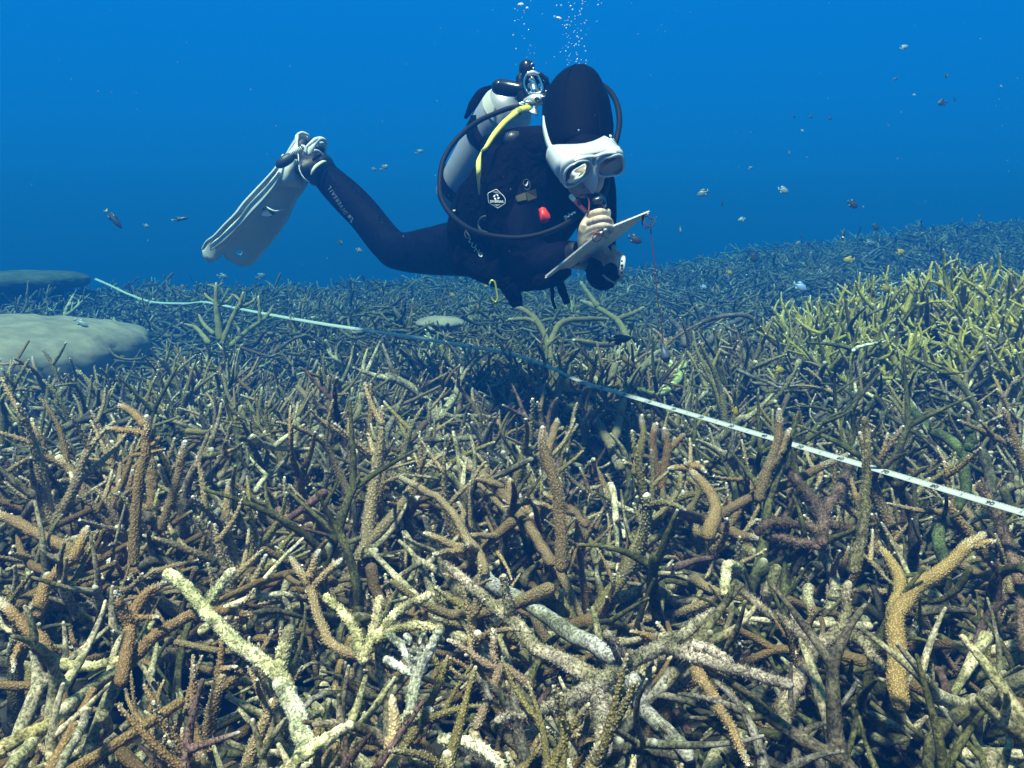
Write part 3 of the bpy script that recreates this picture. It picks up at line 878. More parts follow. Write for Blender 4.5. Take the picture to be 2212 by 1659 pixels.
hero('smooth rusty brown coral with a Y shaped fork left of the cream log', 'brown', [
    ([(262, 1470), (274, 1410), (279, 1350), (300, 1305), (320, 1278), (357, 1258)], 15, 9, -0.05, 0.02),
    ([(278, 1350), (262, 1310), (249, 1278)], 12, 6, -0.02, 0.03), ([(285, 1340), (320, 1333), (345, 1335)], 7, 4, -0.01, 0.0)], seed=31, knobs=0.7, cols=(0.22, 0.130, 0.055))
hero('rusty brown coral log with a pale lilac lower end below the Y shaped fork', 'brown', [
    ([(245, 1459), (300, 1410), (340, 1370), (414, 1328)], 15, 12, -0.06, -0.01, 0), ([(418, 1330), (480, 1318), (540, 1330)], 10, 8, -0.02, -0.03, 0)], seed=32, knobs=0.5, cols=(0.22, 0.135, 0.06))
hero('orange brown coral sloping down from the left side with a creamy joint', 'brown', [
    ([(100, 1418), (95, 1390), (60, 1362), (30, 1330), (0, 1300)], 18, 11, -0.04, 0.02), ([(100, 1415), (70, 1395), (40, 1400), (28, 1450)], 11, 6, -0.04, -0.03)], seed=33, knobs=0.6, cols=(0.23, 0.14, 0.06))
hero('broken cream and olive coral joint lying across the dark hollow', 'cream', [
    ([(98, 1420), (150, 1437), (200, 1440), (262, 1425)], 14, 10, -0.05, -0.05)], seed=34, knobs=0.2, cols=(0.48, 0.44, 0.26))
hero('brown coral arm crossing behind the rusty Y, running to the edge of the bed', 'brown', [
    ([(170, 1192), (130, 1178), (88, 1155), (40, 1130), (-10, 1106)], 13, 11, 0.0, 0.02)], seed=35, knobs=0.8, cols=(0.25, 0.155, 0.07))
hero('leaning brown coral finger crossing over another brown arm', 'brown', [
    ([(84, 1325), (100, 1260), (150, 1210), (175, 1170), (189, 1140)], 13, 10, -0.04, 0.05)], seed=36, knobs=0.9, cols=(0.28, 0.17, 0.07))
hero('broken cream coral log reaching the near edge of the bed, thickest there', 'cream', [
    ([(-10, 1625), (50, 1590), (129, 1555)], 17, 13, -0.04, -0.02)], seed=37, knobs=0, cols=(0.58, 0.47, 0.30))
hero('broken long smooth coral pole, cream below and brown above', 'cream', [
    ([(20, 1665), (90, 1580), (140, 1530), (192, 1490), (250, 1450)], 15, 12, -0.03, -0.05)], seed=38, knobs=0, cols=(0.50, 0.45, 0.34))
hero('broken pale lilac coral pole beside the long smooth one', 'grey', [
    ([(126, 1665), (165, 1590), (192, 1530)], 10, 9, 0.0, -0.01)], seed=39, knobs=0.1, cols=(0.48, 0.42, 0.40))
hero('whitish dead coral with four stubby upright fingers like a hand', 'cream', [
    ([(887, 1540), (893, 1500), (897, 1450), (870, 1400), (842, 1372)], 14, 9, -0.05, 0.01), ([(897, 1440), (888, 1400), (878, 1374)], 10, 8, -0.02, 0.02),
    ([(898, 1440), (906, 1400), (915, 1371)], 9, 6, -0.02, 0.02), ([(905, 1455), (925, 1410), (948, 1365)], 13, 9, -0.02, 0.03),
    ([(895, 1455), (860, 1440), (835, 1425)], 10, 9, -0.02, -0.03)], seed=40, knobs=0.2, cols=(0.45, 0.45, 0.44))
hero('cream yellow dead coral with three long arms and a white stub', 'cream', [
    ([(785, 1425), (800, 1385), (812, 1340), (821, 1293)], 13, 8, -0.03, 0.03), ([(782, 1422), (765, 1360), (735, 1320), (704, 1288)], 12, 8, -0.03, 0.02),
    ([(812, 1378), (850, 1330), (885, 1305), (926, 1285)], 11, 8, -0.01, 0.02), ([(812, 1385), (860, 1358), (910, 1352), (950, 1357)], 11, 9, -0.02, 0.0)], seed=41, knobs=1.2, cols=(0.48, 0.42, 0.28))
hero('long winding brown coral turning grey at its lower end', 'brown', [
    ([(850, 1432), (794, 1419), (728, 1401), (692, 1341), (668, 1266), (645, 1232), (628, 1206)], 14, 7, -0.05, 0.02),
    ([(671, 1272), (705, 1238), (737, 1209)], 9, 7, -0.01, 0.03), ([(664, 1260), (676, 1225), (690, 1190)], 9, 7, -0.01, 0.04)], seed=42, knobs=0.8, cols=(0.27, 0.19, 0.10))
hero('slim brown coral arch joined to a mauve lower arm', 'brown', [
    ([(1142, 1482), (1100, 1445), (1058, 1437), (1010, 1405), (968, 1383)], 10, 6, -0.04, 0.0), ([(1066, 1440), (1066, 1400), (1064, 1360)], 8, 6, -0.02, 0.02),
    ([(1080, 1445), (1060, 1500), (1030, 1570)], 10, 9, -0.04, -0.06, 0)], seed=43, knobs=0.9, cols=(0.24, 0.17, 0.11))
hero('broken pale coral log along the near edge, greenish in the middle', 'cream', [
    ([(955, 1598), (1000, 1600), (1043, 1617), (1085, 1660)], 13, 11, -0.02, -0.02)], seed=44, knobs=0.5, cols=(0.48, 0.47, 0.36))
hero('broken bright cream coral log at the near edge with a rounded end', 'cream', [
    ([(615, 1665), (680, 1610), (755, 1568)], 14, 12, 0.0, 0.01)], seed=45, knobs=0.4, cols=(0.70, 0.62, 0.42))
hero('swollen tan coral stump with a pale rounded top near the edge of the bed', 'olive', [
    ([(835, 1665), (850, 1600), (852, 1550), (847, 1505)], 19, 9, -0.03, 0.03)], seed=46, knobs=0, cols=(0.40, 0.30, 0.17), tipv=0.4)
hero('white lumpy coral nub beside the tan stump', 'cream', [
    ([(862, 1572), (885, 1555), (900, 1560)], 12, 8, 0.0, 0.0), ([(880, 1565), (905, 1545)], 8, 7, 0.0, 0.01), ([(875, 1560), (880, 1540)], 7, 6, 0.0, 0.02)], seed=47, knobs=0.6, cols=(0.70, 0.66, 0.52))
hero('lime pale dead coral trunk forking behind the hanging weight', 'cream', [
    ([(1373, 842), (1405, 852), (1437, 846), (1461, 826), (1470, 805), (1479, 785)], 8, 8, 0.0, 0.03), ([(1461, 826), (1452, 800), (1445, 778)], 8, 7, 0.0, 0.03)], seed=48, knobs=0, cols=(0.48, 0.52, 0.30))
hero('brown coral arm crossing in front of the tape, nearest the hanging weight', 'olive', [
    ([(1319, 965), (1335, 925), (1343, 876), (1357, 840), (1383, 800), (1421, 760)], 9, 7, -0.01, 0.05), ([(1395, 790), (1415, 780), (1434, 784)], 6, 4, 0.04, 0.04),
    ([(1260, 860), (1285, 905), (1319, 962), (1340, 1010)], 8, 10, 0.0, -0.04, 0)], seed=49, knobs=0.9, cols=(0.20, 0.17, 0.085))
hero('brown coral arm lying over the tape just left of the one nearest the weight', 'olive', [
    ([(1225, 885), (1265, 858), (1300, 830), (1345, 792), (1375, 762)], 8, 5.5, 0.0, 0.05), ([(1322, 812), (1328, 788)], 8, 7, 0.03, 0.05, 0)], seed=50, knobs=0.8, cols=(0.19, 0.155, 0.08))
hero('slender upright coral with a long white tip between the tape and the knobbed stem', 'olive', [
    ([(1372, 1020), (1381, 980), (1389, 940), (1387, 897)], 9, 5, -0.01, U), ([(1372, 975), (1378, 965)], 4, 4, 0.03, 0.03)], seed=51, knobs=1.4, tipv=1.0)
hero('pair of dark brown coral columns standing close together before the tape', 'brown', [
    ([(1428, 1052), (1411, 985), (1412, 940), (1419, 916)], 9, 6, -0.02, U), ([(1428, 1050), (1440, 985), (1440, 950), (1435, 926)], 9, 6, -0.02, U),
    ([(1443, 975), (1462, 955), (1478, 940)], 7, 5, 0.02, 0.03)], seed=52, knobs=1.5, cols=(0.18, 0.10, 0.035))
hero('bleached white coral stick lying on the yellow green patch', 'cream', [
    ([(1843, 757), (1860, 748), (1890, 742), (1915, 737)], 4.5, 2, 0.16, 0.17)], seed=53, knobs=0, cols=(0.9, 0.9, 0.88))
hero('dark dead coral thicket arch in front of the yellow green patch', 'maroon', [
    ([(1490, 770), (1495, 715), (1540, 688), (1600, 680), (1640, 700), (1665, 735)], 6, 4, 0.0, 0.06), ([(1530, 740), (1560, 710), (1600, 690)], 8, 6, 0.02, 0.06),
    ([(1480, 745), (1472, 715), (1448, 688)], 7, 5, 0.02, 0.06), ([(1530, 790), (1560, 740), (1620, 735), (1670, 755)], 8, 6, 0.0, 0.04)], seed=54, knobs=0.3, cols=(0.12, 0.10, 0.095))
hero('tan coral with a long bare arm reaching up below the slate', 'olive', [
    ([(1380, 800), (1350, 720), (1330, 690), (1290, 665), (1255, 650)], 8, 5, 0.0, 0.12), ([(1350, 735), (1300, 745), (1240, 735)], 7, 5, 0.0, 0.05),
    ([(1330, 690), (1360, 680), (1390, 665)], 6, 4, 0.08, 0.12), ([(1290, 660), (1275, 640), (1255, 610)], 6, 4, 0.1, 0.17)], seed=55, knobs=0.5, cols=(0.20, 0.17, 0.07))
hero('broken tan antler coral under the hanging straps', 'olive', [
    ([(1190, 790), (1185, 750), (1165, 700), (1135, 672), (1110, 664)], 8, 5, 0.0, 0.12), ([(1185, 750), (1210, 700), (1255, 690), (1310, 690)], 7, 5, 0.03, 0.1),
    ([(1165, 700), (1140, 690), (1100, 690)], 5, 4, 0.09, 0.1)], seed=56, knobs=0.5, cols=(0.19, 0.16, 0.07))
# bush on which the far end of the tape rests
hero('tall olive coral bush with an antler shaped top where the far tape bends', 'olive', [
    ([(475, 730), (470, 690), (466, 655), (467, 612)], 8, 3.5, 0.05, U), ([(467, 625), (460, 618), (448, 615)], 2.5, 2, 0.25, 0.25), ([(467, 622), (474, 616), (482, 612)], 2.5, 2, 0.25, 0.25),
    ([(468, 655), (452, 645), (442, 634)], 4, 2.5, 0.2, 0.22), ([(469, 660), (490, 652), (500, 640)], 4, 2.5, 0.2, 0.22),
    ([(480, 740), (500, 690), (520, 650), (525, 632)], 6, 3, 0.05, U), ([(515, 665), (540, 655), (550, 645)], 4, 2.5, 0.15, 0.18), ([(520, 650), (508, 640), (500, 636)], 3.5, 2, 0.18, 0.2),
    ([(500, 745), (540, 710), (570, 690), (590, 660)], 6, 3, 0.03, 0.14), ([(560, 700), (560, 665), (558, 640)], 4, 2.5, 0.08, U),
    ([(450, 740), (425, 710), (400, 700)], 6, 3, 0.03, 0.08), ([(460, 720), (440, 700), (430, 680)], 5, 3, 0.05, 0.1)], seed=57, knobs=0, cols=(0.24, 0.22, 0.09))

# ---- massive pale coral head, and smaller ones far off
def lump(name, cx, cy, d, rx, ry, rz, label, cat_, mat, seed, zoff=0.0, group=None, flat=1.0):
    rg = np.random.default_rng(seed)
    nu, nv = 120, 56
    u = np.linspace(0, 2 * math.pi, nu, endpoint=False); v = np.linspace(0.0, math.pi, nv)
    UU, VV = np.meshgrid(u, v)
    x = np.cos(UU) * np.sin(VV); y = np.sin(UU) * np.sin(VV); z = np.cos(VV)
    x = np.sign(x) * np.abs(x) ** 0.85
    k = 1 + 0.05 * np.sin(5.3 * x + 2.1) * np.sin(4.1 * y + seed) + 0.02 * np.sin(14 * x + 6 * y) * np.sin(11 * y - seed) + 0.06 * np.sin(3 * x + seed) * np.cos(4 * y) + 0.03 * np.sin(9 * x + 2) * np.sin(8 * y + seed) + 0.012 * np.sin(23 * x) * np.sin(25 * y + 1) + 0.004 * rg.standard_normal(x.shape)
    V = np.stack((x * rx * k, y * ry * k, np.sign(z) * np.abs(z) ** flat * rz * k), -1)
    I_ = np.arange(nu * nv).reshape(nv, nu)
    q = np.stack((I_[:-1], I_[1:], np.roll(I_[1:], -1, 1), np.roll(I_[:-1], -1, 1)), -1)
    gg = G(); gg.add(V, q)
    o = gg.obj(name, mat)
    w = Wp(cx, cy, d)
    o.location = (w[0], w[1], w[2] + zoff)
    return tag(o, label, cat_, group)


lump('boulder_coral', 0, 778, 4.2, 0.58, 0.9, 0.185, 'large smooth pale boulder coral rising from a hollow at the edge of the bed', 'coral', M_SAND, 1, 0.0, None, 0.75)
M_PALEG = plain('pale_green_coral', (0.13, 0.15, 0.10), 0.95, noise=0.6, scale=30, bump=1.0, bscale=50)
lump('boulder_coral', 950, 698, 4.6, 0.13, 0.12, 0.035, 'small pale domed coral half sunk in the bed between the tape and the diver', 'coral', M_SAND, 2)
M_DARKT = plain('dark_table_coral', (0.05, 0.055, 0.04), 0.95, noise=0.6, scale=12, bump=1.0, bscale=25)
tbl = lump('table_coral', 40, 606, 6.4, 0.48, 0.4, 0.07, 'wide dark table coral far off at the edge of the bed', 'coral', M_DARKT, 5, 0.0, None, 0.7)
stm = lump('stem', 30, 640, 6.4, 0.34, 0.3, 0.16, None, None, M_DARKT, 6)
stm.location = stm.location - tbl.location
stm.parent = tbl

# colonies growing up round the foot of the boulder
r = random.Random(77)
for px_, py_ in ((300, 700), (290, 735), (265, 760), (235, 775), (200, 790), (160, 805), (120, 795), (80, 810), (30, 800), (-20, 790), (310, 715), (330, 740), (60, 670), (10, 672), (120, 668)):
    d_ = depth_z(py_, -0.16) if py_ > 700 else 5.2
    w_ = Wp(px_, py_, d_)
    colony(r.choice(['olive', 'brown', 'moss', 'cream']), w_[0], w_[1], w_[2] - 0.08, r.uniform(0.8, 1.15), r, 0.25, 'colonies round the boulder coral', 'small staghorn coral at the foot of the pale boulder coral')

# every colony of the bed is named by the landmark coral it grows next to
KADJ = dict(brown='brown knobbly', olive='olive tan', cream='dead cream', grey='dead grey', moss='dark green filmed', maroon='dark red turfed', green='yellow green')
hp = np.array([h_[1:] for h_ in HEROPOS]); hs = [h_[0] for h_ in HEROPOS]
for o in list(COL.objects):
    gr = o.get('group')
    if not gr or not gr.endswith(GRP): continue
    kd = gr.split(' ')[0]
    loc = np.array(o.matrix_world.translation)
    dd = np.hypot(*(hp[:, :2] - loc[:2]).T); j = int(np.argmin(dd))
    rel = 'behind' if loc[1] - hp[j, 1] > 0.06 else ('in front of' if hp[j, 1] - loc[1] > 0.06 else 'beside')
    big = o.matrix_world.to_scale()[0]
    sz = 'big ' if big > 1.12 else ('small ' if big < 0.95 else '')
    far = 'well ' if dd[j] > 0.3 else ''
    o['label'] = sz + KADJ[kd] + ' coral ' + far + rel + ' the ' + SHORT[hs[j]]
# ------------------------------------------------------------------ the diver
M_SUIT = plain('black_wetsuit', (0.0005, 0.0010, 0.0075), 0.75, noise=0.35, scale=30, bump=0.25, bscale=500)
M_SUIT.node_tree.nodes['Principled BSDF'].inputs['Specular IOR Level'].default_value = 0.06
M_VEST = plain('black_vest_fabric', (0.0006, 0.0008, 0.0026), 0.85, noise=0.3, scale=60, bump=0.35, bscale=900, Specular_IOR_Level=0.05)
folds(M_SUIT, 16, 0.8, 0.02, (1.0, 1.0, 0.5)); folds(M_VEST, 20, 1.0, 0.025, (1, 1, 1))
M_SKIN = plain('skin', (0.58, 0.47, 0.34), 0.5, noise=0.14, scale=60, bump=0.25, bscale=500, Subsurface_Weight=0.08)
M_FACE = plain('face_skin_shaded', (0.30, 0.235, 0.18), 0.55, noise=0.12, scale=50)  # darker than the hands: shade below the mask put into the colour
M_RUBBER = plain('black_rubber', (0.004, 0.0045, 0.006), 0.5, bump=0.15, bscale=600)
M_BLACKP = plain('black_plastic', (0.006, 0.007, 0.010), 0.22)
M_CHROME = plain('chrome', (0.85, 0.86, 0.88), 0.16, 1.0)
M_SATIN = plain('satin_silver', (0.62, 0.65, 0.70), 0.35, 0.55)
M_WHITE = plain('white_silicone', (0.60, 0.62, 0.62), 0.38, noise=0.03, scale=20)
M_CLEAR = plain('clear_frame', (0.60, 0.66, 0.70), 0.15)
M_YELLOW = plain('yellow_hose', (0.66, 0.64, 0.13), 0.5, noise=0.1, scale=60)
M_TANK = plain('silver_grey_tank', (0.36, 0.385, 0.42), 0.38, 0.25, noise=0.06, scale=30)
M_RED = plain('red_plastic', (0.70, 0.035, 0.02), 0.4)
M_OLIVEP = plain('olive_buckle', (0.045, 0.042, 0.010), 0.6)
M_PRINT = plain('pale_grey_print', (0.55, 0.58, 0.62), 0.6)
M_PRINTW = plain('white_print', (0.85, 0.86, 0.88), 0.6)
M_PRINTD = plain('dull_grey_print', (0.13, 0.15, 0.18), 0.6)
M_GLASS = bpy.data.materials.new('lens_glass'); M_GLASS.use_nodes = True
_b = M_GLASS.node_tree.nodes['Principled BSDF']
_b.inputs['Base Color'].default_value = (0.9, 0.95, 0.97, 1); _b.inputs['Roughness'].default_value = 0.02
_b.inputs['Transmission Weight'].default_value = 1.0; _b.inputs['IOR'].default_value = 1.12


def wpath(pts, n):
    """(px,py,d) or (px,py,d,r_px) control rows -> world points (and radii in metres)"""
    c = cat(pts, n)
    P = np.array([Wp(*row[:3]) for row in c])
    if c.shape[1] > 3:
        return P, c[:, 3] * c[:, 2] / F
    return P


def limb(g_, pts, n=14, k=16, flat=1.0, cap=True):
    P, R = wpath(pts, n)
    V, q, _ = tubes(P, R, k, R2=R * flat, ref=RGT if abs((P[-1] - P[0])[0]) < 0.7 * np.linalg.norm(P[-1] - P[0]) else UPV, cap0=cap, cap1=cap)
    g_.add(V, q)


def ell(g_, px, py, d, rx, ry, rz, rot=0.0, nu=24, nv=14, M=None):
    """ellipsoid; rx, ry in pixels at depth d, rz in metres along the view"""
    u = np.linspace(0, 2 * math.pi, nu, endpoint=False); v = np.linspace(0.02, math.pi - 0.02, nv)
    UU, VV = np.meshgrid(u, v)
    x = np.cos(UU) * np.sin(VV) * rx * d / F; y = np.cos(VV) * ry * d / F; z = np.sin(UU) * np.sin(VV) * rz
    x, y = x * math.cos(rot) - y * math.sin(rot), x * math.sin(rot) + y * math.cos(rot)
    V = Wp(px, py, d) + x[..., None] * RGT + y[..., None] * UPV + z[..., None] * FWD
    I_ = np.arange(nu * nv).reshape(nv, nu)
    q = np.stack((I_[:-1], I_[1:], np.roll(I_[1:], -1, 1), np.roll(I_[:-1], -1, 1)), -1).reshape(-1, 4)
    n0 = nu * nv
    V = np.concatenate((V.reshape(-1, 3), V[0].mean(0)[None], V[-1].mean(0)[None]))
    t = [(I_[0, j], I_[0, (j + 1) % nu], n0) for j in range(nu)] + [(I_[-1, (j + 1) % nu], I_[-1, j], n0 + 1) for j in range(nu)]
    g_.add(V, q, t)


def fuse(g_, voxel, smooth=6, fac=0.5):
    """weld overlapping limbs into one continuous surface; returns a mesh"""
    me = g_.mesh('tmp')
    o = bpy.data.objects.new('tmp', me); COL.objects.link(o)
    m = o.modifiers.new('r', 'REMESH'); m.mode = 'VOXEL'; m.voxel_size = voxel
    if smooth:
        s = o.modifiers.new('s', 'SMOOTH'); s.iterations = smooth; s.factor = fac
    dg = bpy.context.evaluated_depsgraph_get(); dg.update()
    out = bpy.data.meshes.new_from_object(o.evaluated_get(dg))
    bpy.data.objects.remove(o)
    bpy.data.meshes.remove(me)
    out.polygons.foreach_set('use_smooth', np.ones(len(out.polygons), bool))
    out.materials.clear()
    return out


def madd(dst, me):
    """append a bpy mesh to a collector"""
    n = len(me.vertices); co = np.zeros(n * 3, np.float32); me.vertices.foreach_get('co', co)
    me.calc_loop_triangles()
    t = np.zeros(len(me.loop_triangles) * 3, np.int32); me.loop_triangles.foreach_get('vertices', t)
    dst.add(co.reshape(-1, 3), None, t.reshape(-1, 3))


# ---------------- body: one continuous figure, prone, knees bent, head towards the camera
DV = tuple(Wp(1110, 500, 2.5))
person = empty('person', DV, 'scuba diver in black wetsuit and hood, floating over the coral and reading a slate', 'person')
g = G()
limb(g, [(1262, 300, 2.24, 52), (1236, 335, 2.30, 62), (1190, 375, 2.38, 98), (1150, 425, 2.44, 112), (1105, 478, 2.52, 100), (1050, 520, 2.62, 78), (1015, 535, 2.68, 72)], n=22, k=24, flat=0.85)
limb(g, [(1085, 330, 2.42, 50), (1180, 335, 2.34, 62), (1290, 345, 2.38, 48)], n=12, k=18)
# visible (right) leg: hip, knee, calf, ankle
limb(g, [(1060, 535, 2.62, 68), (1000, 539, 2.70, 58), (935, 542, 2.80, 52), (885, 545, 2.88, 44), (852, 541, 2.93, 40)], n=16, k=20)
limb(g, [(855, 543, 2.93, 40), (826, 514, 2.95, 38), (790, 468, 3.00, 37), (752, 428, 3.05, 37), (717, 394, 3.09, 33), (694, 368, 3.12, 28)], n=18, k=20)
limb(g, [(694, 362, 3.12, 31), (672, 345, 3.14, 29), (664, 358, 3.12, 25), (640, 360, 3.08, 17)], n=10, k=16)
# far (left) leg, hidden behind the first one
limb(g, [(1040, 525, 2.82, 60), (960, 535, 2.98, 52), (885, 540, 3.12, 38), (835, 520, 3.18, 32), (775, 452, 3.28, 30), (722, 394, 3.36, 25), (690, 350, 3.38, 22), (655, 312, 3.36, 20)], n=22, k=18)
# right arm: shoulder, elbow, wrist
limb(g, [(1098, 350, 2.34, 52), (1108, 430, 2.28, 52), (1128, 520, 2.24, 48), (1145, 578, 2.25, 42)], n=14, k=18)
limb(g, [(1145, 578, 2.25, 44), (1180, 566, 2.22, 39), (1225, 548, 2.22, 30), (1254, 540, 2.19, 20), (1263, 525, 2.14, 13)], n=12, k=18)
# left arm
limb(g, [(1275, 350, 2.40, 44), (1288, 420, 2.40, 44), (1288, 500, 2.36, 42), (1296, 565, 2.30, 36)], n=14, k=18)
limb(g, [(1296, 568, 2.31, 38), (1306, 590, 2.26, 30), (1318, 594, 2.20, 23), (1320, 582, 2.16, 17)], n=10, k=16)
# neck and head (inside the hood)
limb(g, [(1236, 330, 2.30, 50), (1245, 300, 2.25, 50)], n=5, k=18)
ell(g, 1248, 262, 2.20, 66, 88, 0.095, rot=0.03)
ell(g, 1262, 345, 2.12, 56, 66, 0.075, rot=0.12)
ell(g, 1264, 392, 2.10, 42, 36, 0.055, rot=0.15)
me = fuse(g, 0.0065, 8)
body = link('body', me, None, person)
me.materials.append(M_SUIT); me.materials.append(M_FACE); me.materials.append(M_SKIN)
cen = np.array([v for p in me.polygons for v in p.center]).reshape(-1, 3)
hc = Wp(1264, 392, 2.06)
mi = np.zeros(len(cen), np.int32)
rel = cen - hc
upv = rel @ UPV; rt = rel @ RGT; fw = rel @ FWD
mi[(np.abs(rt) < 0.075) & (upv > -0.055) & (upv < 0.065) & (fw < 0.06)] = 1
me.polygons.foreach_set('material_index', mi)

# ---------------- face details on the same head
g = G()
ell(g, 1266, 368, 2.035, 9, 17, 0.02, rot=0.1)          # nose
ell(g, 1246, 372, 2.06, 15, 8, 0.012); ell(g, 1290, 365, 2.06, 15, 8, 0.012)   # cheek bones under the mask
ell(g, 1270, 408, 2.05, 16, 4.5, 0.010); ell(g, 1271, 415, 2.052, 14, 4.5, 0.010)   # lips round the mouthpiece
link('face', fuse(g, 0.002, 3), M_FACE, person)
for ex in (1243, 1296):
    g = G(); ell(g, ex, 358 - (ex - 1243) * 0.12, 2.058, 9, 4.5, 0.006)
    e_ = g.obj('eye', plain('eye_dark', (0.03, 0.02, 0.015), 0.2), person)

# ---------------- hood, worn loose so it rises to a rounded peak
rows = [(147, 1250, 10, 2.285), (151, 1250, 25, 2.28), (160, 1249, 38, 2.27), (172, 1247, 48, 2.26), (186, 1245, 57, 2.25), (202, 1244, 64, 2.24),
        (224, 1245, 72, 2.225), (250, 1246, 76, 2.21), (275, 1247, 77, 2.20), (298, 1249, 75, 2.19), (318, 1250, 72, 2.18), (330, 1250, 70, 2.18), (340, 1250, 69, 2.18), (350, 1250, 68, 2.185), (362, 1249, 68, 2.19),
        (390, 1248, 68, 2.21), (412, 1246, 70, 2.24), (436, 1240, 76, 2.28)]
K = 40
V = []
for py, cx, hw, d in rows:
    for j in range(K):
        a = 2 * math.pi * j / K
        dz = min(0.118, hw * d / F * 1.45)
        # the face opening: below the brow the front is drawn back behind the mask
        front = max(0.0, -math.sin(a))
        cut = float(sm(336, 352, py)) * front * 0.085
        wob = 1 + 0.012 * math.sin(5 * a + py * 0.05) + 0.012 * math.sin(3 * a + py * 0.13) + (0.016 * math.sin(py * 0.42 + 2 * a) if py > 270 else 0)
        V.append(Wp(cx + hw * wob * math.cos(a), py, d) + FWD * (dz * math.sin(a) + cut))
V = np.array(V)
I_ = np.arange(len(V)).reshape(len(rows), K)
q = np.stack((I_[:-1], np.roll(I_[:-1], -1, 1), np.roll(I_[1:], -1, 1), I_[1:]), -1)
g = G(); g.add(V, q)
top = Wp(1250, 146, 2.287)
g.add(np.concatenate((V[:K], top[None])), None, [(j, K, (j + 1) % K) for j in range(K)])
me = g.mesh('hood')
bm = bmesh.new(); bm.from_mesh(me); bmesh.ops.remove_doubles(bm, verts=bm.verts, dist=0.0003); bmesh.ops.recalc_face_normals(bm, faces=bm.faces); bm.to_mesh(me); bm.free()
me.polygons.foreach_set('use_smooth', np.ones(len(me.polygons), bool))
m_, t_, b_ = newmat('hood_neoprene')
b_.inputs['Base Color'].default_value = (0.0005, 0.0010, 0.0030, 1); b_.inputs['Roughness'].default_value = 0.7; b_.inputs['Specular IOR Level'].default_value = 0.05
tcn_ = N(t_, 'ShaderNodeTexCoord'); wv = N(t_, 'ShaderNodeTexVoronoi', Scale=330.0); t_.links.new(tcn_.outputs['Object'], wv.inputs['Vector'])
bp_ = N(t_, 'ShaderNodeBump', Strength=0.5, Distance=0.002); t_.links.new(wv.outputs['Distance'], bp_.inputs['Height']); t_.links.new(bp_.outputs[0], b_.inputs['Normal'])
hood = link('hood', me, m_, person)
sol = hood.modifiers.new('s', 'SOLIDIFY'); sol.thickness = 0.004; sol.offset = -1
g = G()
for px, py, d in ((1250, 282, 2.076), (1227, 204, 2.13)):
    ell(g, px, py, d - 0.008, 3.6, 3.0, 0.004, rot=0.5)
    break
g.obj('vent', M_CHROME, hood)

for sgn in (-1, 1):
    Pm = []
    for py, cx, hw, d in rows[1:12]:
        a = -math.pi / 2 + sgn * (0.35 + 0.25 * (py - 150) / 200)
        dz = min(0.118, hw * d / F * 1.45)
        Pm.append(Wp(cx + hw * math.cos(a), py, d) + FWD * (dz * math.sin(a)))
    Pm = cat(Pm, 40); g = G(); V, q, _ = tubes(Pm, np.full(40, 0.0016), 6); g.add(V, q); g.obj('seam', m_, hood)

# ---------------- buoyancy vest
g = G()
limb(g, [(1225, 350, 2.30, 60), (1180, 385, 2.34, 112), (1135, 432, 2.40, 130), (1085, 490, 2.48, 118), (1050, 525, 2.56, 86)], n=18, k=26, flat=0.9)
limb(g, [(1052, 303, 2.46, 14), (1070, 315, 2.40, 28), (1110, 318, 2.32, 40), (1170, 330, 2.26, 40)], n=10, k=16)
limb(g, [(1066, 318, 2.46, 20), (1056, 370, 2.46, 26), (1022, 430, 2.48, 40), (1008, 500, 2.48, 46)], n=12, k=16)
limb(g, [(1095, 345, 2.26, 34), (1085, 430, 2.24, 40), (1100, 520, 2.26, 40)], n=12, k=16)
limb(g, [(1010, 560, 2.46, 34), (1070, 585, 2.40, 36), (1130, 598, 2.32, 34), (1185, 598, 2.27, 20)], n=12, k=16)
limb(g, [(1288, 350, 2.36, 36), (1298, 430, 2.38, 34), (1298, 520, 2.36, 34)], n=10, k=14)
vest = link('vest', fuse(g, 0.007, 8), M_VEST, person)


def band(name, pts, w, th, mat, parent, n=16, face=None):
    """flat webbing: control points (px,py,d), width in px; lies roughly facing the camera"""
    c = cat(pts, n)
    P = np.array([Wp(*r_[:3]) for r_ in c])
    T = np.gradient(P, axis=0); T /= np.linalg.norm(T, axis=1, keepdims=True)
    nrm = np.tile(-FWD if face is None else np.asarray(face, float), (n, 1))
    S_ = np.cross(T, nrm); S_ /= np.linalg.norm(S_, axis=1, keepdims=True); nrm = np.cross(S_, T)
    ww = (np.interp(np.linspace(0, 1, n), np.linspace(0, 1, len(w)), w) if hasattr(w, '__len__') else np.full(n, w)) * c[:, 2] / F / 2
    ww = ww[:, None]
    rows_ = [P + S_ * ww + nrm * th / 2, P - S_ * ww + nrm * th / 2, P - S_ * ww - nrm * th / 2, P + S_ * ww - nrm * th / 2]
    V_ = np.stack(rows_, 1); I_ = np.arange(n * 4).reshape(n, 4)
    q_ = np.stack((I_[:-1], np.roll(I_[:-1], -1, 1), np.roll(I_[1:], -1, 1), I_[1:]), -1).reshape(-1, 4)
    q_ = np.concatenate((q_, [I_[0][::-1], I_[-1]]))
    gg = G(); gg.add(V_.reshape(-1, 3), q_)
    if name is None: return gg
    return gg.obj(name, mat, parent, smooth=False)


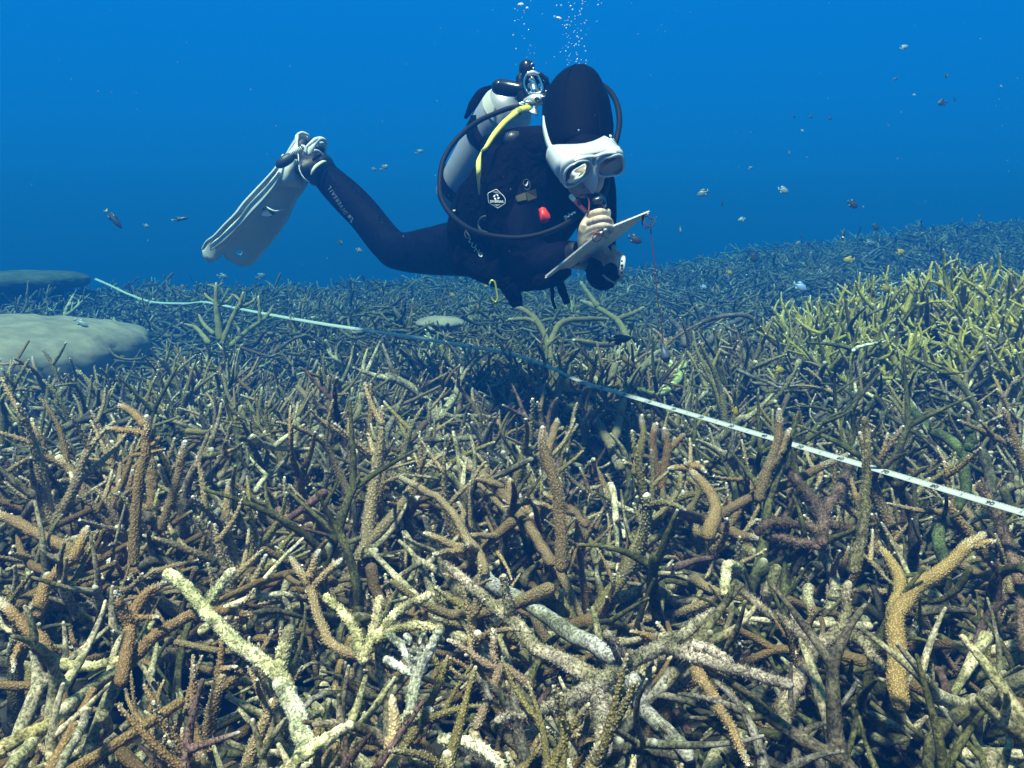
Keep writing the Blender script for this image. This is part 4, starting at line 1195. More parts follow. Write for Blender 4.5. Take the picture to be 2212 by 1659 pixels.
band('strap', [(1092, 600, 2.26), (1102, 630, 2.27), (1116, 662, 2.28)], [44, 36, 26, 18], 0.012, M_VEST, person)
band('strap', [(1100, 618, 2.25), (1115, 640, 2.26), (1119, 661, 2.27)], [34, 24, 20], 0.010, M_VEST, person)
band('strap', [(1190, 600, 2.18), (1193, 630, 2.17), (1194, 650, 2.17), (1200, 668, 2.17)], [11, 9, 7, 6], 0.003, M_VEST, person)
band('strap', [(1207, 590, 2.16), (1213, 622, 2.15), (1226, 656, 2.15)], [8, 20, 14], 0.003, M_VEST, person, face=(-0.5, -1, 0.1))
g = G(); limb(g, [(1165, 610, 2.2, 18), (1200, 602, 2.16, 16), (1226, 588, 2.13, 9)], n=8, k=12)
g.obj('pocket', M_VEST, person)


def bvh(objs):
    V_ = []; Fc = []
    for o in objs:
        me_ = o.data; off = len(V_)
        mw = o.matrix_world if o.parent is None else None
        V_ += [v.co.copy() for v in me_.vertices]
        Fc += [[i + off for i in p.vertices] for p in me_.polygons]
    return BVHTree.FromPolygons(V_, Fc)


TREE = bvh([body, vest])


def onto(px, py, off=0.002):
    """where the sight line through (px,py) meets the suit, lifted by off metres (used to lay prints and clips on the cloth)"""
    d_ = Wp(px, py, 1.0) - CP; d_ = Vector(d_ / np.linalg.norm(d_))
    h = TREE.ray_cast(Vector(CP), d_)
    if h[0] is None: return Wp(px, py, 2.3)
    return np.array(h[0]) - np.array(d_) * off


def dep(px, py, off=0.0):
    return float((onto(px, py, off) - CP) @ FWD)


def flatprint(name, polys, mat, parent, off=0.002, sub=True):
    """polygons given in picture units, laid on the cloth"""
    bm_ = bmesh.new()
    for pl in polys:
        vs = [bm_.verts.new((x, y, 0)) for x, y in pl]
        try: bm_.faces.new(vs)
        except ValueError: pass
    bmesh.ops.triangulate(bm_, faces=bm_.faces)
    for v in bm_.verts:
        v.co = Vector(onto(v.co.x, v.co.y, off))
    me_ = bpy.data.meshes.new(name); bm_.to_mesh(me_); bm_.free()
    return link(name, me_, mat, parent)


def textpolys(body_, size):
    """glyph outlines of a text as a triangle soup in local units"""
    cu = bpy.data.curves.new('t', 'FONT'); cu.body = body_; cu.size = size; cu.resolution_u = 3; cu.align_x = 'CENTER'; cu.align_y = 'CENTER'
    cu.offset = size * 0.012
    o = bpy.data.objects.new('t', cu); COL.objects.link(o)
    dg = bpy.context.evaluated_depsgraph_get(); dg.update()
    me_ = bpy.data.meshes.new_from_object(o.evaluated_get(dg))
    V_ = [(v.co.x, v.co.y) for v in me_.vertices]
    P_ = [list(p.vertices) for p in me_.polygons]
    bpy.data.objects.remove(o); bpy.data.curves.remove(cu); bpy.data.meshes.remove(me_)
    return V_, P_


def clothtext(name, s, cx, cy, size, ang, mat, parent, off=0.002, sx=1.0):
    V_, P_ = textpolys(s, size)
    ca, sa = math.cos(ang), math.sin(ang)
    W_ = [tuple(onto(cx + (x * sx * ca + y * sa), cy + (x * sx * sa - y * ca), off)) for x, y in V_]
    me_ = bpy.data.meshes.new(name); me_.from_pydata(W_, [], P_); me_.update()
    return link(name, me_, mat, parent)


def ringpoly(pts, w):
    """outline polygons of width w around closed pts"""
    out = []; n = len(pts); c = np.mean(pts, 0)
    inn = [tuple(np.array(p) + (c - np.array(p)) / np.linalg.norm(c - np.array(p)) * w) for p in pts]
    for i in range(n):
        j = (i + 1) % n
        out.append([pts[i], pts[j], inn[j], inn[i]])
    return out


# chest badge (crop coordinates of the close-up: 2212 px across 500 source px)
def cc(x, y): return (995.2 + x * 0.125, 359.4 + y * 0.125)
hexa = [(465, 460), (600, 395), (625, 395), (745, 510), (775, 560), (772, 640), (640, 725), (480, 630), (468, 560)]
flatprint('badge_outline', ringpoly([cc(*p) for p in hexa], 1.3), M_PRINT, vest, 0.004)
flatprint('badge_emblem', [[cc(*p) for p in pl] for pl in (
    [(545, 440), (625, 430), (680, 475), (600, 460)],)] , M_PRINTD, vest, 0.004)
flatprint('badge_emblem', [[cc(*p) for p in pl] for pl in (
    [(555, 520), (600, 482), (598, 500), (590, 525)], [(612, 475), (645, 490), (652, 520), (625, 505)],
    [(640, 530), (680, 540), (640, 572), (635, 550)], [(572, 540), (605, 545), (618, 580), (585, 570)])], M_PRINTW, vest, 0.004)
flatprint('badge_emblem', [[cc(*p) for p in ((555, 655), (695, 655), (630, 692))]], M_PRINTD, vest, 0.004)
clothtext('badge_lettering', 'DIVERSAIL', *cc(627, 608), 7.2, 0.02, M_PRINTW, vest, 0.004, 0.92)
# small round emblem above the chest buckle
el = [cc(1140 + 62 * math.cos(a) + 8 * math.sin(a), 310 + 95 * math.sin(a)) for a in np.linspace(0, 2 * math.pi, 24, endpoint=False)]
flatprint('chest_emblem', ringpoly(el, 0.9)[:9] + ringpoly(el, 0.9)[12:], M_PRINTD, vest, 0.004)
flatprint('chest_emblem', [[cc(*p) for p in ((1150, 265), (1165, 262), (1160, 310), (1135, 345), (1122, 342), (1140, 300))], [cc(*p) for p in ((1100, 320), (1118, 318), (1140, 300), (1120, 330))]], M_PRINT, vest, 0.004)
# lettering down the hip: an emblem and L U N G
an = math.radians(60)
for ch, x, y, s_ in (('L', 1016, 520, 14), ('U', 1023, 531, 14), ('N', 1030, 541.5, 13.5), ('G', 1038, 550, 13)):
    clothtext('hip_lettering', ch, x, y, s_, math.radians(25), M_PRINT, vest, 0.006, 1.15)
el = [(1010.5 + 7 * math.cos(a), 505 + 9.5 * math.sin(a)) for a in np.linspace(0, 2 * math.pi, 20, endpoint=False)]
flatprint('hip_emblem', ringpoly(el, 0.8)[2:14], M_PRINT, vest, 0.006)
flatprint('hip_emblem', [[(1007, 500), (1010, 501), (1015, 511), (1012, 509)]], M_PRINT, vest, 0.006)
# lettering along the shin
sh = 'DIVERSAIL'
for i, ch in enumerate(sh):
    u = i / 8
    x = 746.5 + (712 - 746.5) * u; y = 459 + (405.5 - 459) * u
    clothtext('shin_lettering', ch, x, y, 11.5, math.radians(-122), M_PRINTD, body, 0.003, 1.0)
flatprint('shin_emblem', [[(750, 467), (756, 463), (760, 469), (754, 472)], [(755, 474), (761, 472), (760, 482), (756, 480)], [(762, 468), (763, 476), (760, 472)]], M_PRINTD, body, 0.003)
# chest buckle, red dump handle, hose connector, dump valve, ring, tag, carabiner
flatprint('chest_buckle', [[cc(*p) for p in ((945, 515), (1120, 445), (1140, 575), (990, 610), (950, 560))], [cc(*p) for p in ((1130, 440), (1300, 385), (1320, 540), (1160, 600))]], M_OLIVEP, vest, 0.010)


def slab(name, pts, th, mat, parent, off=0.004, bev=0.002):
    """a solid plate with the given outline (picture units) lying on the cloth"""
    c = np.mean(pts, 0); base = onto(c[0], c[1], off); dd = float((base - CP) @ FWD)
    bm_ = bmesh.new()
    f_ = bm_.faces.new([bm_.verts.new(Vector(Wp(x, y, dd))) for x, y in pts])
    ex = bmesh.ops.extrude_face_region(bm_, geom=[f_])
    for v in ex['geom']:
        if isinstance(v, bmesh.types.BMVert): v.co -= Vector(FWD) * th
    bmesh.ops.recalc_face_normals(bm_, faces=bm_.faces)
    bmesh.ops.bevel(bm_, geom=list(bm_.edges), offset=bev, segments=2, affect='EDGES')
    me_ = bpy.data.meshes.new(name); bm_.to_mesh(me_); bm_.free()
    me_.polygons.foreach_set('use_smooth', np.ones(len(me_.polygons), bool))
    return link(name, me_, mat, parent)


slab('dump_handle', [cc(*p) for p in ((1340, 730), (1395, 700), (1445, 712), (1555, 880), (1545, 940), (1440, 1005), (1385, 990), (1355, 900))], 0.018, M_RED, vest, 0.0, 0.004)
g = G()
for (x0, y0, x1, y1, rr) in ((1222, 469, 1226, 466.5, 7.0), (1226.5, 466, 1229, 464.5, 6.2), (1229.5, 464.2, 1233.5, 462, 6.8), (1234, 461.5, 1236, 460, 5.4), (1236.4, 460, 1239.2, 458.5, 6.5)):
    d_ = dep(1230, 464) - 0.02
    limb(g, [(x0, y0, d_, rr), (x1, y1, d_, rr)], n=3, k=16, cap=True)
g.obj('hose_connector', M_CHROME, vest)
g = G(); d_ = dep(1106, 298) - 0.006
for j in range(9):
    a = -0.25
    limb(g, [(1093 + j * 3.3, 294 - j * 0.55 - 6, d_, 0.9), (1093 + j * 3.3 + 2.4, 294 - j * 0.3 + 8, d_, 0.9)], n=2, k=6)
g.obj('dump_valve_grille', plain('dull_valve', (0.05, 0.06, 0.075), 0.4), vest)
g = G(); ell(g, 1107, 300, dep(1106, 298) + 0.006, 21, 17, 0.014, rot=0.2); g.obj('dump_valve', plain('valve_black', (0.014, 0.017, 0.024), 0.35), vest)
g = G(); P = wpath([(1056, 466, dep(1050, 470) - 0.01), (1041, 470, dep(1041, 470) - 0.01), (1034, 484, dep(1034, 484) - 0.01), (1038, 497, dep(1040, 490) - 0.01), (1052, 503, dep(1052, 503) - 0.01)], 18)
V, q, _ = tubes(P, np.full(18, 0.0035), 8); g.add(V, q); g.obj('strap_ring', plain('ring_dull', (0.035, 0.05, 0.045), 0.4), vest)
slab('strap_tag', [(978, 454), (985, 453), (986, 457), (980, 459)], 0.004, M_WHITE, vest, 0.002, 0.0006)

cb = empty('carabiner', Wp(1066, 622, 2.27), 'yellow green carabiner hanging from the hip of the diver', 'carabiner')
P = wpath([(1058, 612, 2.27), (1062, 606, 2.27), (1069, 610, 2.27), (1073, 630, 2.27), (1075, 644, 2.27), (1071, 652, 2.27), (1064, 648, 2.27), (1061, 640, 2.27)], 30)
g = G(); V, q, _ = tubes(P, np.full(30, 0.0027), 10); g.add(V, q); g.obj('hook', plain('green_alloy', (0.42, 0.46, 0.05), 0.25, 0.5), cb)
P = wpath([(1061, 640, 2.268), (1057, 625, 2.268), (1058, 612, 2.268)], 8)
g = G(); V, q, _ = tubes(P, np.full(8, 0.0019), 8); g.add(V, q); g.obj('gate', M_CHROME, cb)

# ---------------- neoprene boots
boot = G()
limb(boot, [(689, 368, 3.105, 36), (676, 352, 3.11, 35), (668, 350, 3.09, 31)], n=8, k=20)
limb(boot, [(672, 362, 3.08, 29), (656, 366, 3.06, 19)], n=5, k=14)
bo = link('boot', fuse(boot, 0.005, 6), M_RUBBER, person)
band('boot_cuff', [(672.5, 378, 3.0), (676, 368, 2.995), (684, 358, 3.0), (697, 349.5, 3.02), (704, 349, 3.04)], [3, 6, 7, 6, 3], 0.004, plain('cream_cuff', (0.60, 0.58, 0.40), 0.6), person, n=20)
boot = G()
limb(boot, [(655, 312, 3.33, 22), (663, 305, 3.35, 18), (650, 320, 3.31, 18)], n=8, k=16)
link('boot', fuse(boot, 0.005, 6), M_RUBBER, person)

# ---------------- hands
def hand(chains, palm, name):
    g_ = G()
    for pts in palm: limb(g_, pts, n=9, k=14)
    for pts in chains:
        P, R = wpath(pts, 14)
        # knuckle swellings
        V, q, _ = tubes(P, R, 12); g_.add(V, q)
    return link(name, fuse(g_, 0.0014, 2, 0.5), M_SKIN, person)


hand([
    [(1272, 468, 2.04, 9.0), (1284, 460, 2.015, 7.8), (1298, 457, 2.01, 7.6), (1307, 460, 2.03, 6.8), (1312, 470, 2.06, 6.2), (1308, 478, 2.08, 5.6)],
    [(1270, 484, 2.035, 9.6), (1284, 476, 2.005, 8.4), (1302, 472, 1.998, 8.2), (1315, 476, 2.012, 7.2), (1319, 485, 2.045, 6.6), (1310, 490, 2.075, 5.8)],
    [(1270, 499, 2.035, 9.6), (1286, 490, 2.008, 8.2), (1304, 487, 2.000, 8.0), (1318, 491, 2.018, 7.2), (1319, 499, 2.05, 6.4), (1308, 503, 2.075, 5.6)],
    [(1272, 512, 2.045, 8.4), (1286, 505, 2.02, 7.2), (1300, 502, 2.015, 6.8), (1310, 506, 2.03, 6.2), (1309, 512, 2.055, 5.6)],
    [(1272, 522, 2.085, 9.0), (1292, 500, 2.10, 8.5), (1306, 480, 2.085, 7.4), (1313, 464, 2.065, 6.8), (1314, 456, 2.055, 5.6)],
], [[(1262, 534, 2.15, 14), (1264, 512, 2.075, 17), (1267, 492, 2.04, 17), (1270, 476, 2.042, 12)],
    [(1266, 534, 2.16, 14), (1276, 512, 2.095, 15), (1280, 494, 2.075, 15), (1280, 478, 2.06, 12)],
    [(1258, 552, 2.20, 13), (1264, 528, 2.13, 14)]], 'hand')
hand([
    [(1308, 566, 2.21, 9.5), (1290, 571, 2.225, 8.6), (1272, 574, 2.235, 7.8), (1258, 576, 2.225, 7.0), (1245, 576, 2.21, 5.8)],
    [(1306, 560, 2.205, 9.5), (1288, 562, 2.225, 8.6), (1270, 567, 2.245, 7.8), (1256, 571, 2.245, 6.6)],
    [(1308, 553, 2.20, 9.2), (1296, 551, 2.215, 8.6), (1282, 554, 2.235, 7.8), (1270, 560, 2.25, 6.8)],
    [(1318, 556, 2.18, 9.0), (1314, 547, 2.165, 8.0), (1310, 541, 2.155, 7.0), (1306, 537, 2.15, 5.8)],
    [(1325, 566, 2.16, 9.0), (1329, 552, 2.15, 8.0), (1328, 541, 2.15, 7.0), (1326, 534, 2.155, 5.8)],
], [[(1322, 588, 2.18, 17), (1315, 574, 2.20, 19), (1310, 563, 2.205, 14)],
    [(1324, 586, 2.17, 16), (1323, 570, 2.17, 14), (1320, 558, 2.18, 11)],
    [(1320, 600, 2.20, 14), (1322, 586, 2.18, 16)]], 'hand')
# sleeve end of the left arm, with a pale seam
g = G()
limb(g, [(1290, 560, 2.25, 20), (1296, 592, 2.22, 31), (1308, 600, 2.19, 27), (1322, 592, 2.17, 20)], n=10, k=18)
link('sleeve', fuse(g, 0.004, 4), M_SUIT, person)
band('sleeve_trim', [(1302, 594, 2.135), (1313, 603, 2.13), (1331, 613, 2.135)], [3, 5, 4], 0.002, plain('sleeve_trim_grey', (0.30, 0.40, 0.38), 0.5), person)
g = G(); limb(g, [(1260, 538, 2.19, 16), (1246, 543, 2.20, 23), (1225, 553, 2.22, 30)], n=8, k=18)
link('sleeve', fuse(g, 0.004, 4), plain('sleeve_navy', (0.005, 0.009, 0.018), 0.6), person)

# ---------------- wrist watch
wt = empty('wristwatch', Wp(1342, 573, 2.08), 'white wristwatch seen edge on at the wrist under the slate', 'watch')
g = G()
P = wpath([(1338, 573, 2.09), (1348, 574, 2.09)], 4)
V, q, _ = tubes(P, np.array((20, 22.5, 22.5, 20)) * 2.13 / F, 28, R2=np.array((17, 19, 19, 17)) * 2.13 / F, ref=UPV, cap0=False, cap1=False)
g.add(V, q)
for s_ in (0, 3):
    g.add(np.concatenate((V.reshape(4, 28, 3)[s_], P[s_][None])), None, [(j, (j + 1) % 28, 28) for j in range(28)])
g.obj('case', M_WHITE, wt)
band('watch_strap', [(1334, 548, 2.135), (1341, 550, 2.12), (1345, 558, 2.11)], [3, 7, 8], 0.014, M_WHITE, wt)
band('watch_strap', [(1344, 590, 2.11), (1342, 600, 2.12), (1335, 606, 2.14)], [8, 7, 4], 0.014, plain('strap_grey', (0.35, 0.4, 0.42), 0.5), wt)
g = G()
for (x, y, rr) in ((1343.5, 564, 2.2), (1343.5, 574, 3.2), (1343.5, 580, 2.4), (1343, 589, 2.4)):
    ell(g, x, y, 2.048, rr, rr * 1.1, 0.004)
g.obj('button', M_BLACKP, wt)
# ------------------------------------------------------------------ mask
M_SKIRT = plain('milky_silicone', (0.52, 0.55, 0.58), 0.35, noise=0.08, scale=30, Subsurface_Weight=0.1)
M_RIM = plain('clear_rim', (0.42, 0.48, 0.53), 0.12)
M_FRAMEW = plain('white_frame', (0.50, 0.52, 0.54), 0.3)
mk_ = empty('diving_mask', Wp(1280, 350, 2.03), 'white diving mask with two clear lenses worn over the face of the diver', 'mask')
Bx = (Wp(1336, 345, 2.065) - Wp(1222, 367, 2.02)); Bx /= np.linalg.norm(Bx)
Bf = -FWD * math.cos(0.84) - UPV * math.sin(0.84); Bf -= Bx * (Bf @ Bx); Bf /= np.linalg.norm(Bf)
Bu = np.cross(Bx, Bf); Bu = -Bu if Bu @ UPV < 0 else Bu
MO = Wp(1281, 364, 2.01)


def ML(x, y, z): return MO + Bx * x + Bu * y + Bf * z


def lens_pts(side, n=28, grow_=0.0, z=0.0):
    """rounded teardrop lens outline; side -1 left in the picture, +1 right"""
    out = []
    for i in range(n):
        a = 2 * math.pi * i / n
        ca, sa = math.cos(a), math.sin(a)
        ex = 2.6
        x = abs(ca) ** (2 / ex) * math.copysign(1, ca); y = abs(sa) ** (2 / ex) * math.copysign(1, sa)
        x *= 0.0335 + grow_; y *= 0.0275 + grow_
        inner = -x * side
        y2 = y * (1.0 - 0.14 * (inner / 0.033)) + (0.004 if inner > 0 else 0)
        if y < 0: x = x + side * 0.006 * (-y / 0.0275)
        x, y2 = x * 0.985 - y2 * 0.17, x * 0.17 + y2 * 0.985
        out.append((side * 0.0405 + x, y2 - 0.001, z))
    return out


def outer_pts(side, n=28, z=-0.006, sx=1.0):
    out = []
    for i in range(n):
        a = 2 * math.pi * i / n
        ca, sa = math.cos(a), math.sin(a)
        x = abs(ca) ** (2 / 3.2) * math.copysign(1, ca) * 0.0405; y = abs(sa) ** (2 / 3.2) * math.copysign(1, sa) * 0.0345
        x = side * 0.0405 + x * sx
        if side * x < 0.0: x = 0.0
        if sa < 0 and side * x < 0.02: y = y * 0.55
        if sa > 0: y += 0.002
        out.append((x, y, z - 0.10 * max(0, abs(x) - 0.05)))
    return out


gm = G()
for side in (-1, 1):
    Lp = [ML(*p) for p in lens_pts(side, z=0.0)]
    Lb = [ML(*p) for p in lens_pts(side, grow_=0.003, z=0.004)]
    Op = [ML(*p) for p in outer_pts(side)]
    Ob = [ML(p[0] * 0.98, p[1] * 0.98, p[2] - 0.012) for p in outer_pts(side)]
    n = 28
    V = np.array(Lp + Lb + Op + Ob); I_ = np.arange(4 * n).reshape(4, n)
    q = np.stack((I_[:-1], np.roll(I_[:-1], -1, 1), np.roll(I_[1:], -1, 1), I_[1:]), -1)
    gm.add(V, q)
fr = gm.obj('frame', M_SKIRT, mk_)
# skirt: from the frame back to the face
gs = G()
full = []
NS = 56
def skirt_ring(sx, sy, z, yoff=0.0, kb=6.0):
    r_ = []
    for i in range(NS):
        a = 2 * math.pi * i / NS
        ca, sa = math.cos(a), math.sin(a)
        x = abs(ca) ** (2 / 3.4) * math.copysign(1, ca) * sx; y = abs(sa) ** (2 / 3.0) * math.copysign(1, sa) * sy
        notch = math.exp(-(x / 0.016) ** 2) * (0.012 if sa < 0 else 0)
        r_.append(ML(x, y + notch + yoff, z - kb * x * x - 0.10 * max(0, abs(x) - 0.05)))
    return r_
rings = [skirt_ring(0.0805, 0.0345, -0.007, 0, 0.0), skirt_ring(0.081, 0.035, -0.018, 0, 1.5), skirt_ring(0.080, 0.0355, -0.028, 0.0, 3.0), skirt_ring(0.078, 0.036, -0.040, 0.0, 5.0), skirt_ring(0.075, 0.034, -0.050, -0.001, 6.0)]
V = np.array([p for r_ in rings for p in r_]); I_ = np.arange(len(V)).reshape(len(rings), NS)
q = np.stack((I_[:-1], np.roll(I_[:-1], -1, 1), np.roll(I_[1:], -1, 1), I_[1:]), -1)
gs.add(V, q)
sk = gs.obj('skirt', M_SKIRT, mk_)
so = sk.modifiers.new('s', 'SOLIDIFY'); so.thickness = 0.002
# nose pocket
g = G()
nose = []
for (y, hw, dz) in ((0.010, 0.008, 0.002), (0.0, 0.010, 0.008), (-0.014, 0.014, 0.016), (-0.030, 0.016, 0.022), (-0.045, 0.012, 0.024), (-0.056, 0.006, 0.020)):
    for j in range(16):
        a = 2 * math.pi * j / 16
        nose.append(ML(hw * math.cos(a), y, -0.010 + (dz + 0.010) * max(0, math.sin(a)) + 0.02 * min(0, math.sin(a))))
V = np.array(nose); I_ = np.arange(len(V)).reshape(6, 16)
q = np.stack((I_[:-1], np.roll(I_[:-1], -1, 1), np.roll(I_[1:], -1, 1), I_[1:]), -1)
g.add(V, q, [(80 + j, 80 + (j + 1) % 16, 80) for j in range(1, 15)])
g.obj('nose_pocket', M_SKIRT, mk_)
# lens rims and glass
for side in (-1, 1):
    P = np.array([ML(*p) for p in lens_pts(side, grow_=0.0012, z=0.0065)]); P = np.concatenate((P, P[:2]))
    g = G(); V, q, _ = tubes(P, np.full(len(P), 0.0028), 10, cap0=False, cap1=False); g.add(V, q)
    rim = g.obj('lens_rim', M_RIM, mk_)
    pts_ = [ML(*p) for p in lens_pts(side, grow_=0.001, z=0.0045)]; pb = [ML(*p) for p in lens_pts(side, grow_=0.001, z=0.0025)]
    g = G(); V = np.array(pts_ + pb)
    t_ = [(0, j, j + 1) for j in range(1, 27)] + [(28, 28 + j + 1, 28 + j) for j in range(1, 27)]
    q_ = [(j, 28 + j, 28 + (j + 1) % 28, (j + 1) % 28) for j in range(28)]
    g.add(V, q_, t_)
    g.obj('lens', M_GLASS, mk_, smooth=False)
# straps, buckles, brow clips
g = band(None, [(1174, 251, 2.16), (1175, 272, 2.13), (1181, 300, 2.11), (1189, 322, 2.09), (1196, 342, 2.06), (1204, 356, 2.035)], [3, 9, 12, 14, 12, 14], 0.004, None, None, n=24, face=(-0.75, -0.65, 0.1))
g.obj('strap', M_SKIRT, mk_, smooth=False)
g = band(None, [(1311, 294, 2.16), (1317, 300, 2.13), (1325, 312, 2.11), (1334, 322, 2.09), (1338, 336, 2.08)], [10, 11, 11, 13, 8], 0.004, None, None, n=20, face=(0.3, -0.9, 0.3))
g.obj('strap', M_SKIRT, mk_, smooth=False)
g = G()
for x, y, d, a, b, rot in ((1197, 336, 2.055, 7, 13, 0.3), (1203, 352, 2.035, 9, 13, 0.35), (1208, 366, 2.03, 8, 10, 0.2), (1192, 320, 2.075, 6, 8, 0.3)):
    ell(g, x, y, d, a, b, 0.009, rot=rot)
g.obj('buckle', M_SKIRT, mk_)
g = G()
for x, y, d, a, b, rot in ((1314, 297, 2.125, 9, 6, 0.3), (1320, 306, 2.11, 6, 8, 0.5), (1333, 324, 2.07, 8, 9, 0.3)):
    ell(g, x, y, d, a, b, 0.008, rot=rot)
g.obj('buckle', M_CHROME if False else M_WHITE, mk_)
g = G()
for k_ in range(7):
    limb(g, [(1319 + k_ * 1.9, 303 + k_ * 2.7, 2.098, 0.8), (1326 + k_ * 1.4, 299 + k_ * 2.9, 2.098, 0.8)], n=2, k=6)
g.obj('strap_ridge', plain('ridge_grey', (0.45, 0.48, 0.5), 0.4), mk_)
for sd in (-1, 1):
    g = G()
    P = np.array([ML(sd * x, 0.034 + 0.002 * (1 - abs(x - 0.02) / 0.02), 0.002 - 0.05 * x) for x in np.linspace(0.002, 0.052, 8)])
    V, q, _ = tubes(P, np.array([2.5, 3.6, 4, 4, 3.8, 3.2, 2.4, 1.5]) * 0.001, 10, R2=np.full(8, 0.005), ref=Bu); g.add(V, q)
    g.obj('brow_clip', M_FRAMEW, mk_)

# ------------------------------------------------------------------ regulator
rg_ = empty('regulator', Wp(1290, 440, 2.08), 'black diving regulator with long looping hoses, held in the mouth of the diver', 'regulator')
g = G()
ell(g, 1290, 437, 2.07, 19, 21, 0.028, rot=0.3); ell(g, 1297, 440, 2.055, 14, 16, 0.030, rot=0.3)
limb(g, [(1270, 424, 2.06, 8), (1282, 430, 2.055, 9)], n=4, k=14)
ss = link('second_stage', fuse(g, 0.0025, 4), M_BLACKP, rg_)
g = G(); limb(g, [(1287, 434, 2.02, 8), (1295, 431, 2.02, 8)], n=4, k=8)
g.obj('purge_cover', plain('cover_dull', (0.02, 0.03, 0.04), 0.3), ss)
g = G(); limb(g, [(1268, 415, 2.055, 6), (1272, 424, 2.055, 7)], n=3, k=10); g.obj('mouthpiece', M_RUBBER, ss)
g = G()
P, R = wpath([(1136, 229, 2.42, 5.5), (1104, 233, 2.42, 5.6), (1075, 243, 2.41, 5.6), (1037, 260, 2.39, 5.7), (1005, 283, 2.36, 5.8), (975, 315, 2.33, 5.8), (956, 352, 2.30, 5.8),
               (950, 395, 2.26, 5.8), (954, 430, 2.22, 5.8), (975, 464, 2.18, 5.9), (1012, 493, 2.13, 5.9), (1055, 508, 2.08, 6), (1110, 514, 2.05, 6), (1160, 508, 2.035, 6), (1205, 492, 2.03, 6), (1245, 470, 2.05, 6), (1275, 452, 2.065, 6)], 120)
V, q, _ = tubes(P, R, 14); g.add(V, q); g.obj('hose', plain('hose_rubber', (0.003, 0.005, 0.010), 0.6, bump=0.2, bscale=900, Specular_IOR_Level=0.15), rg_)
g = G()
P, R = wpath([(1176, 214, 2.40, 5), (1215, 195, 2.50, 6), (1260, 182, 2.50, 6), (1296, 183, 2.42, 6.2), (1318, 198, 2.36, 6.2), (1333, 226, 2.31, 6.3), (1338, 262, 2.27, 6.3), (1333, 296, 2.23, 6.2), (1322, 340, 2.22, 6), (1312, 400, 2.20, 6), (1302, 432, 2.12, 6)], 80)
V, q, _ = tubes(P, R, 14); g.add(V, q); g.obj('hose', plain('hose_rubber_dark', (0.003, 0.004, 0.007), 0.6, bump=0.2, bscale=900, Specular_IOR_Level=0.15), rg_)
oc = empty('spare_hose', Wp(1137, 236, 2.40), 'bright yellow spare air hose running down from the tank valve over the shoulder', 'hose')
g = G()
P, R = wpath([(1140, 235, 2.40, 8.5), (1122, 240, 2.37, 8.5), (1108, 250, 2.33, 7.5), (1087, 268, 2.27, 6.6), (1066, 293, 2.22, 6.0), (1050, 318, 2.20, 4.6), (1042, 325, 2.205, 2.5), (1038, 333, 2.205, 2), (1034, 350, 2.17, 5.6), (1034, 372, 2.16, 5.2), (1034, 395, 2.19, 3.2), (1036, 420, 2.24, 1.4)], 70)
V, q, _ = tubes(P, R, 14); g.add(V, q); g.obj('hose_skin', M_YELLOW, oc)
g = G()
for y_ in (0, 1):
    limb(g, [(1120 - y_ * 6, 241 + y_ * 4, 2.352, 9.2), (1117 - y_ * 6, 243 + y_ * 4, 2.350, 9.2)], n=3, k=14)
g.obj('hose_collar', plain('collar_olive', (0.30, 0.32, 0.06), 0.5), oc)

# ------------------------------------------------------------------ tank, valve and first stage
tk = empty('scuba_tank', Wp(1120, 205, 2.62), 'pale silver scuba tank strapped to the back of the diver', 'tank')
A = Wp(1118, 198, 2.62); B = Wp(984, 432, 3.02)
ax = B - A; Ltot = np.linalg.norm(ax); ax /= Ltot
R0 = 0.083
prof = [(0.0, 0.018), (0.012, 0.022), (0.02, 0.045), (0.04, 0.064), (0.07, 0.078), (0.11, R0), (Ltot - 0.05, R0), (Ltot - 0.02, R0 * 0.94), (Ltot, R0 * 0.7), (Ltot + 0.006, 0.004)]
P = np.array([A + ax * t for t, _ in prof]); R = np.array([r_ for _, r_ in prof])
g = G(); V, q, _ = tubes(P, R, 40, cap0=False, cap1=False); g.add(V, q); g.obj('cylinder', M_TANK, tk)
for t0, nm in ((0.155, 'tank_band'), (0.40, 'tank_band')):
    P = np.array([A + ax * t for t in (t0, t0 + 0.045)]); g = G(); V, q, _ = tubes(P, np.full(2, R0 + 0.003), 40, cap0=False, cap1=False); g.add(V, q); g.obj(nm, M_VEST, tk)
P = np.array([A + ax * t for t in (0.045, 0.075)]); g = G(); V, q, _ = tubes(P, np.array((0.0685, 0.0815)), 40, cap0=False, cap1=False); g.add(V, q)
g.obj('neck_sticker', plain('sticker_cream', (0.50, 0.52, 0.46), 0.5), tk)
g = G()
for a_, b_, c_, d_ in (((1062, 186, 2.58), (1040, 200, 2.56), (1022, 226, 2.55), (1005, 256, 2.56)),):
    gg = band(None, [a_, b_, c_, d_], [4, 18, 20, 6], 0.006, None, None, n=14); g.addg(gg)
g.obj('band_flap', M_VEST, tk, smooth=False)
band('band_strap', [(1022, 250, 2.50), (1026, 280, 2.47), (1040, 305, 2.42), (1060, 322, 2.34)], [13, 14, 14, 14], 0.005, M_VEST, tk)

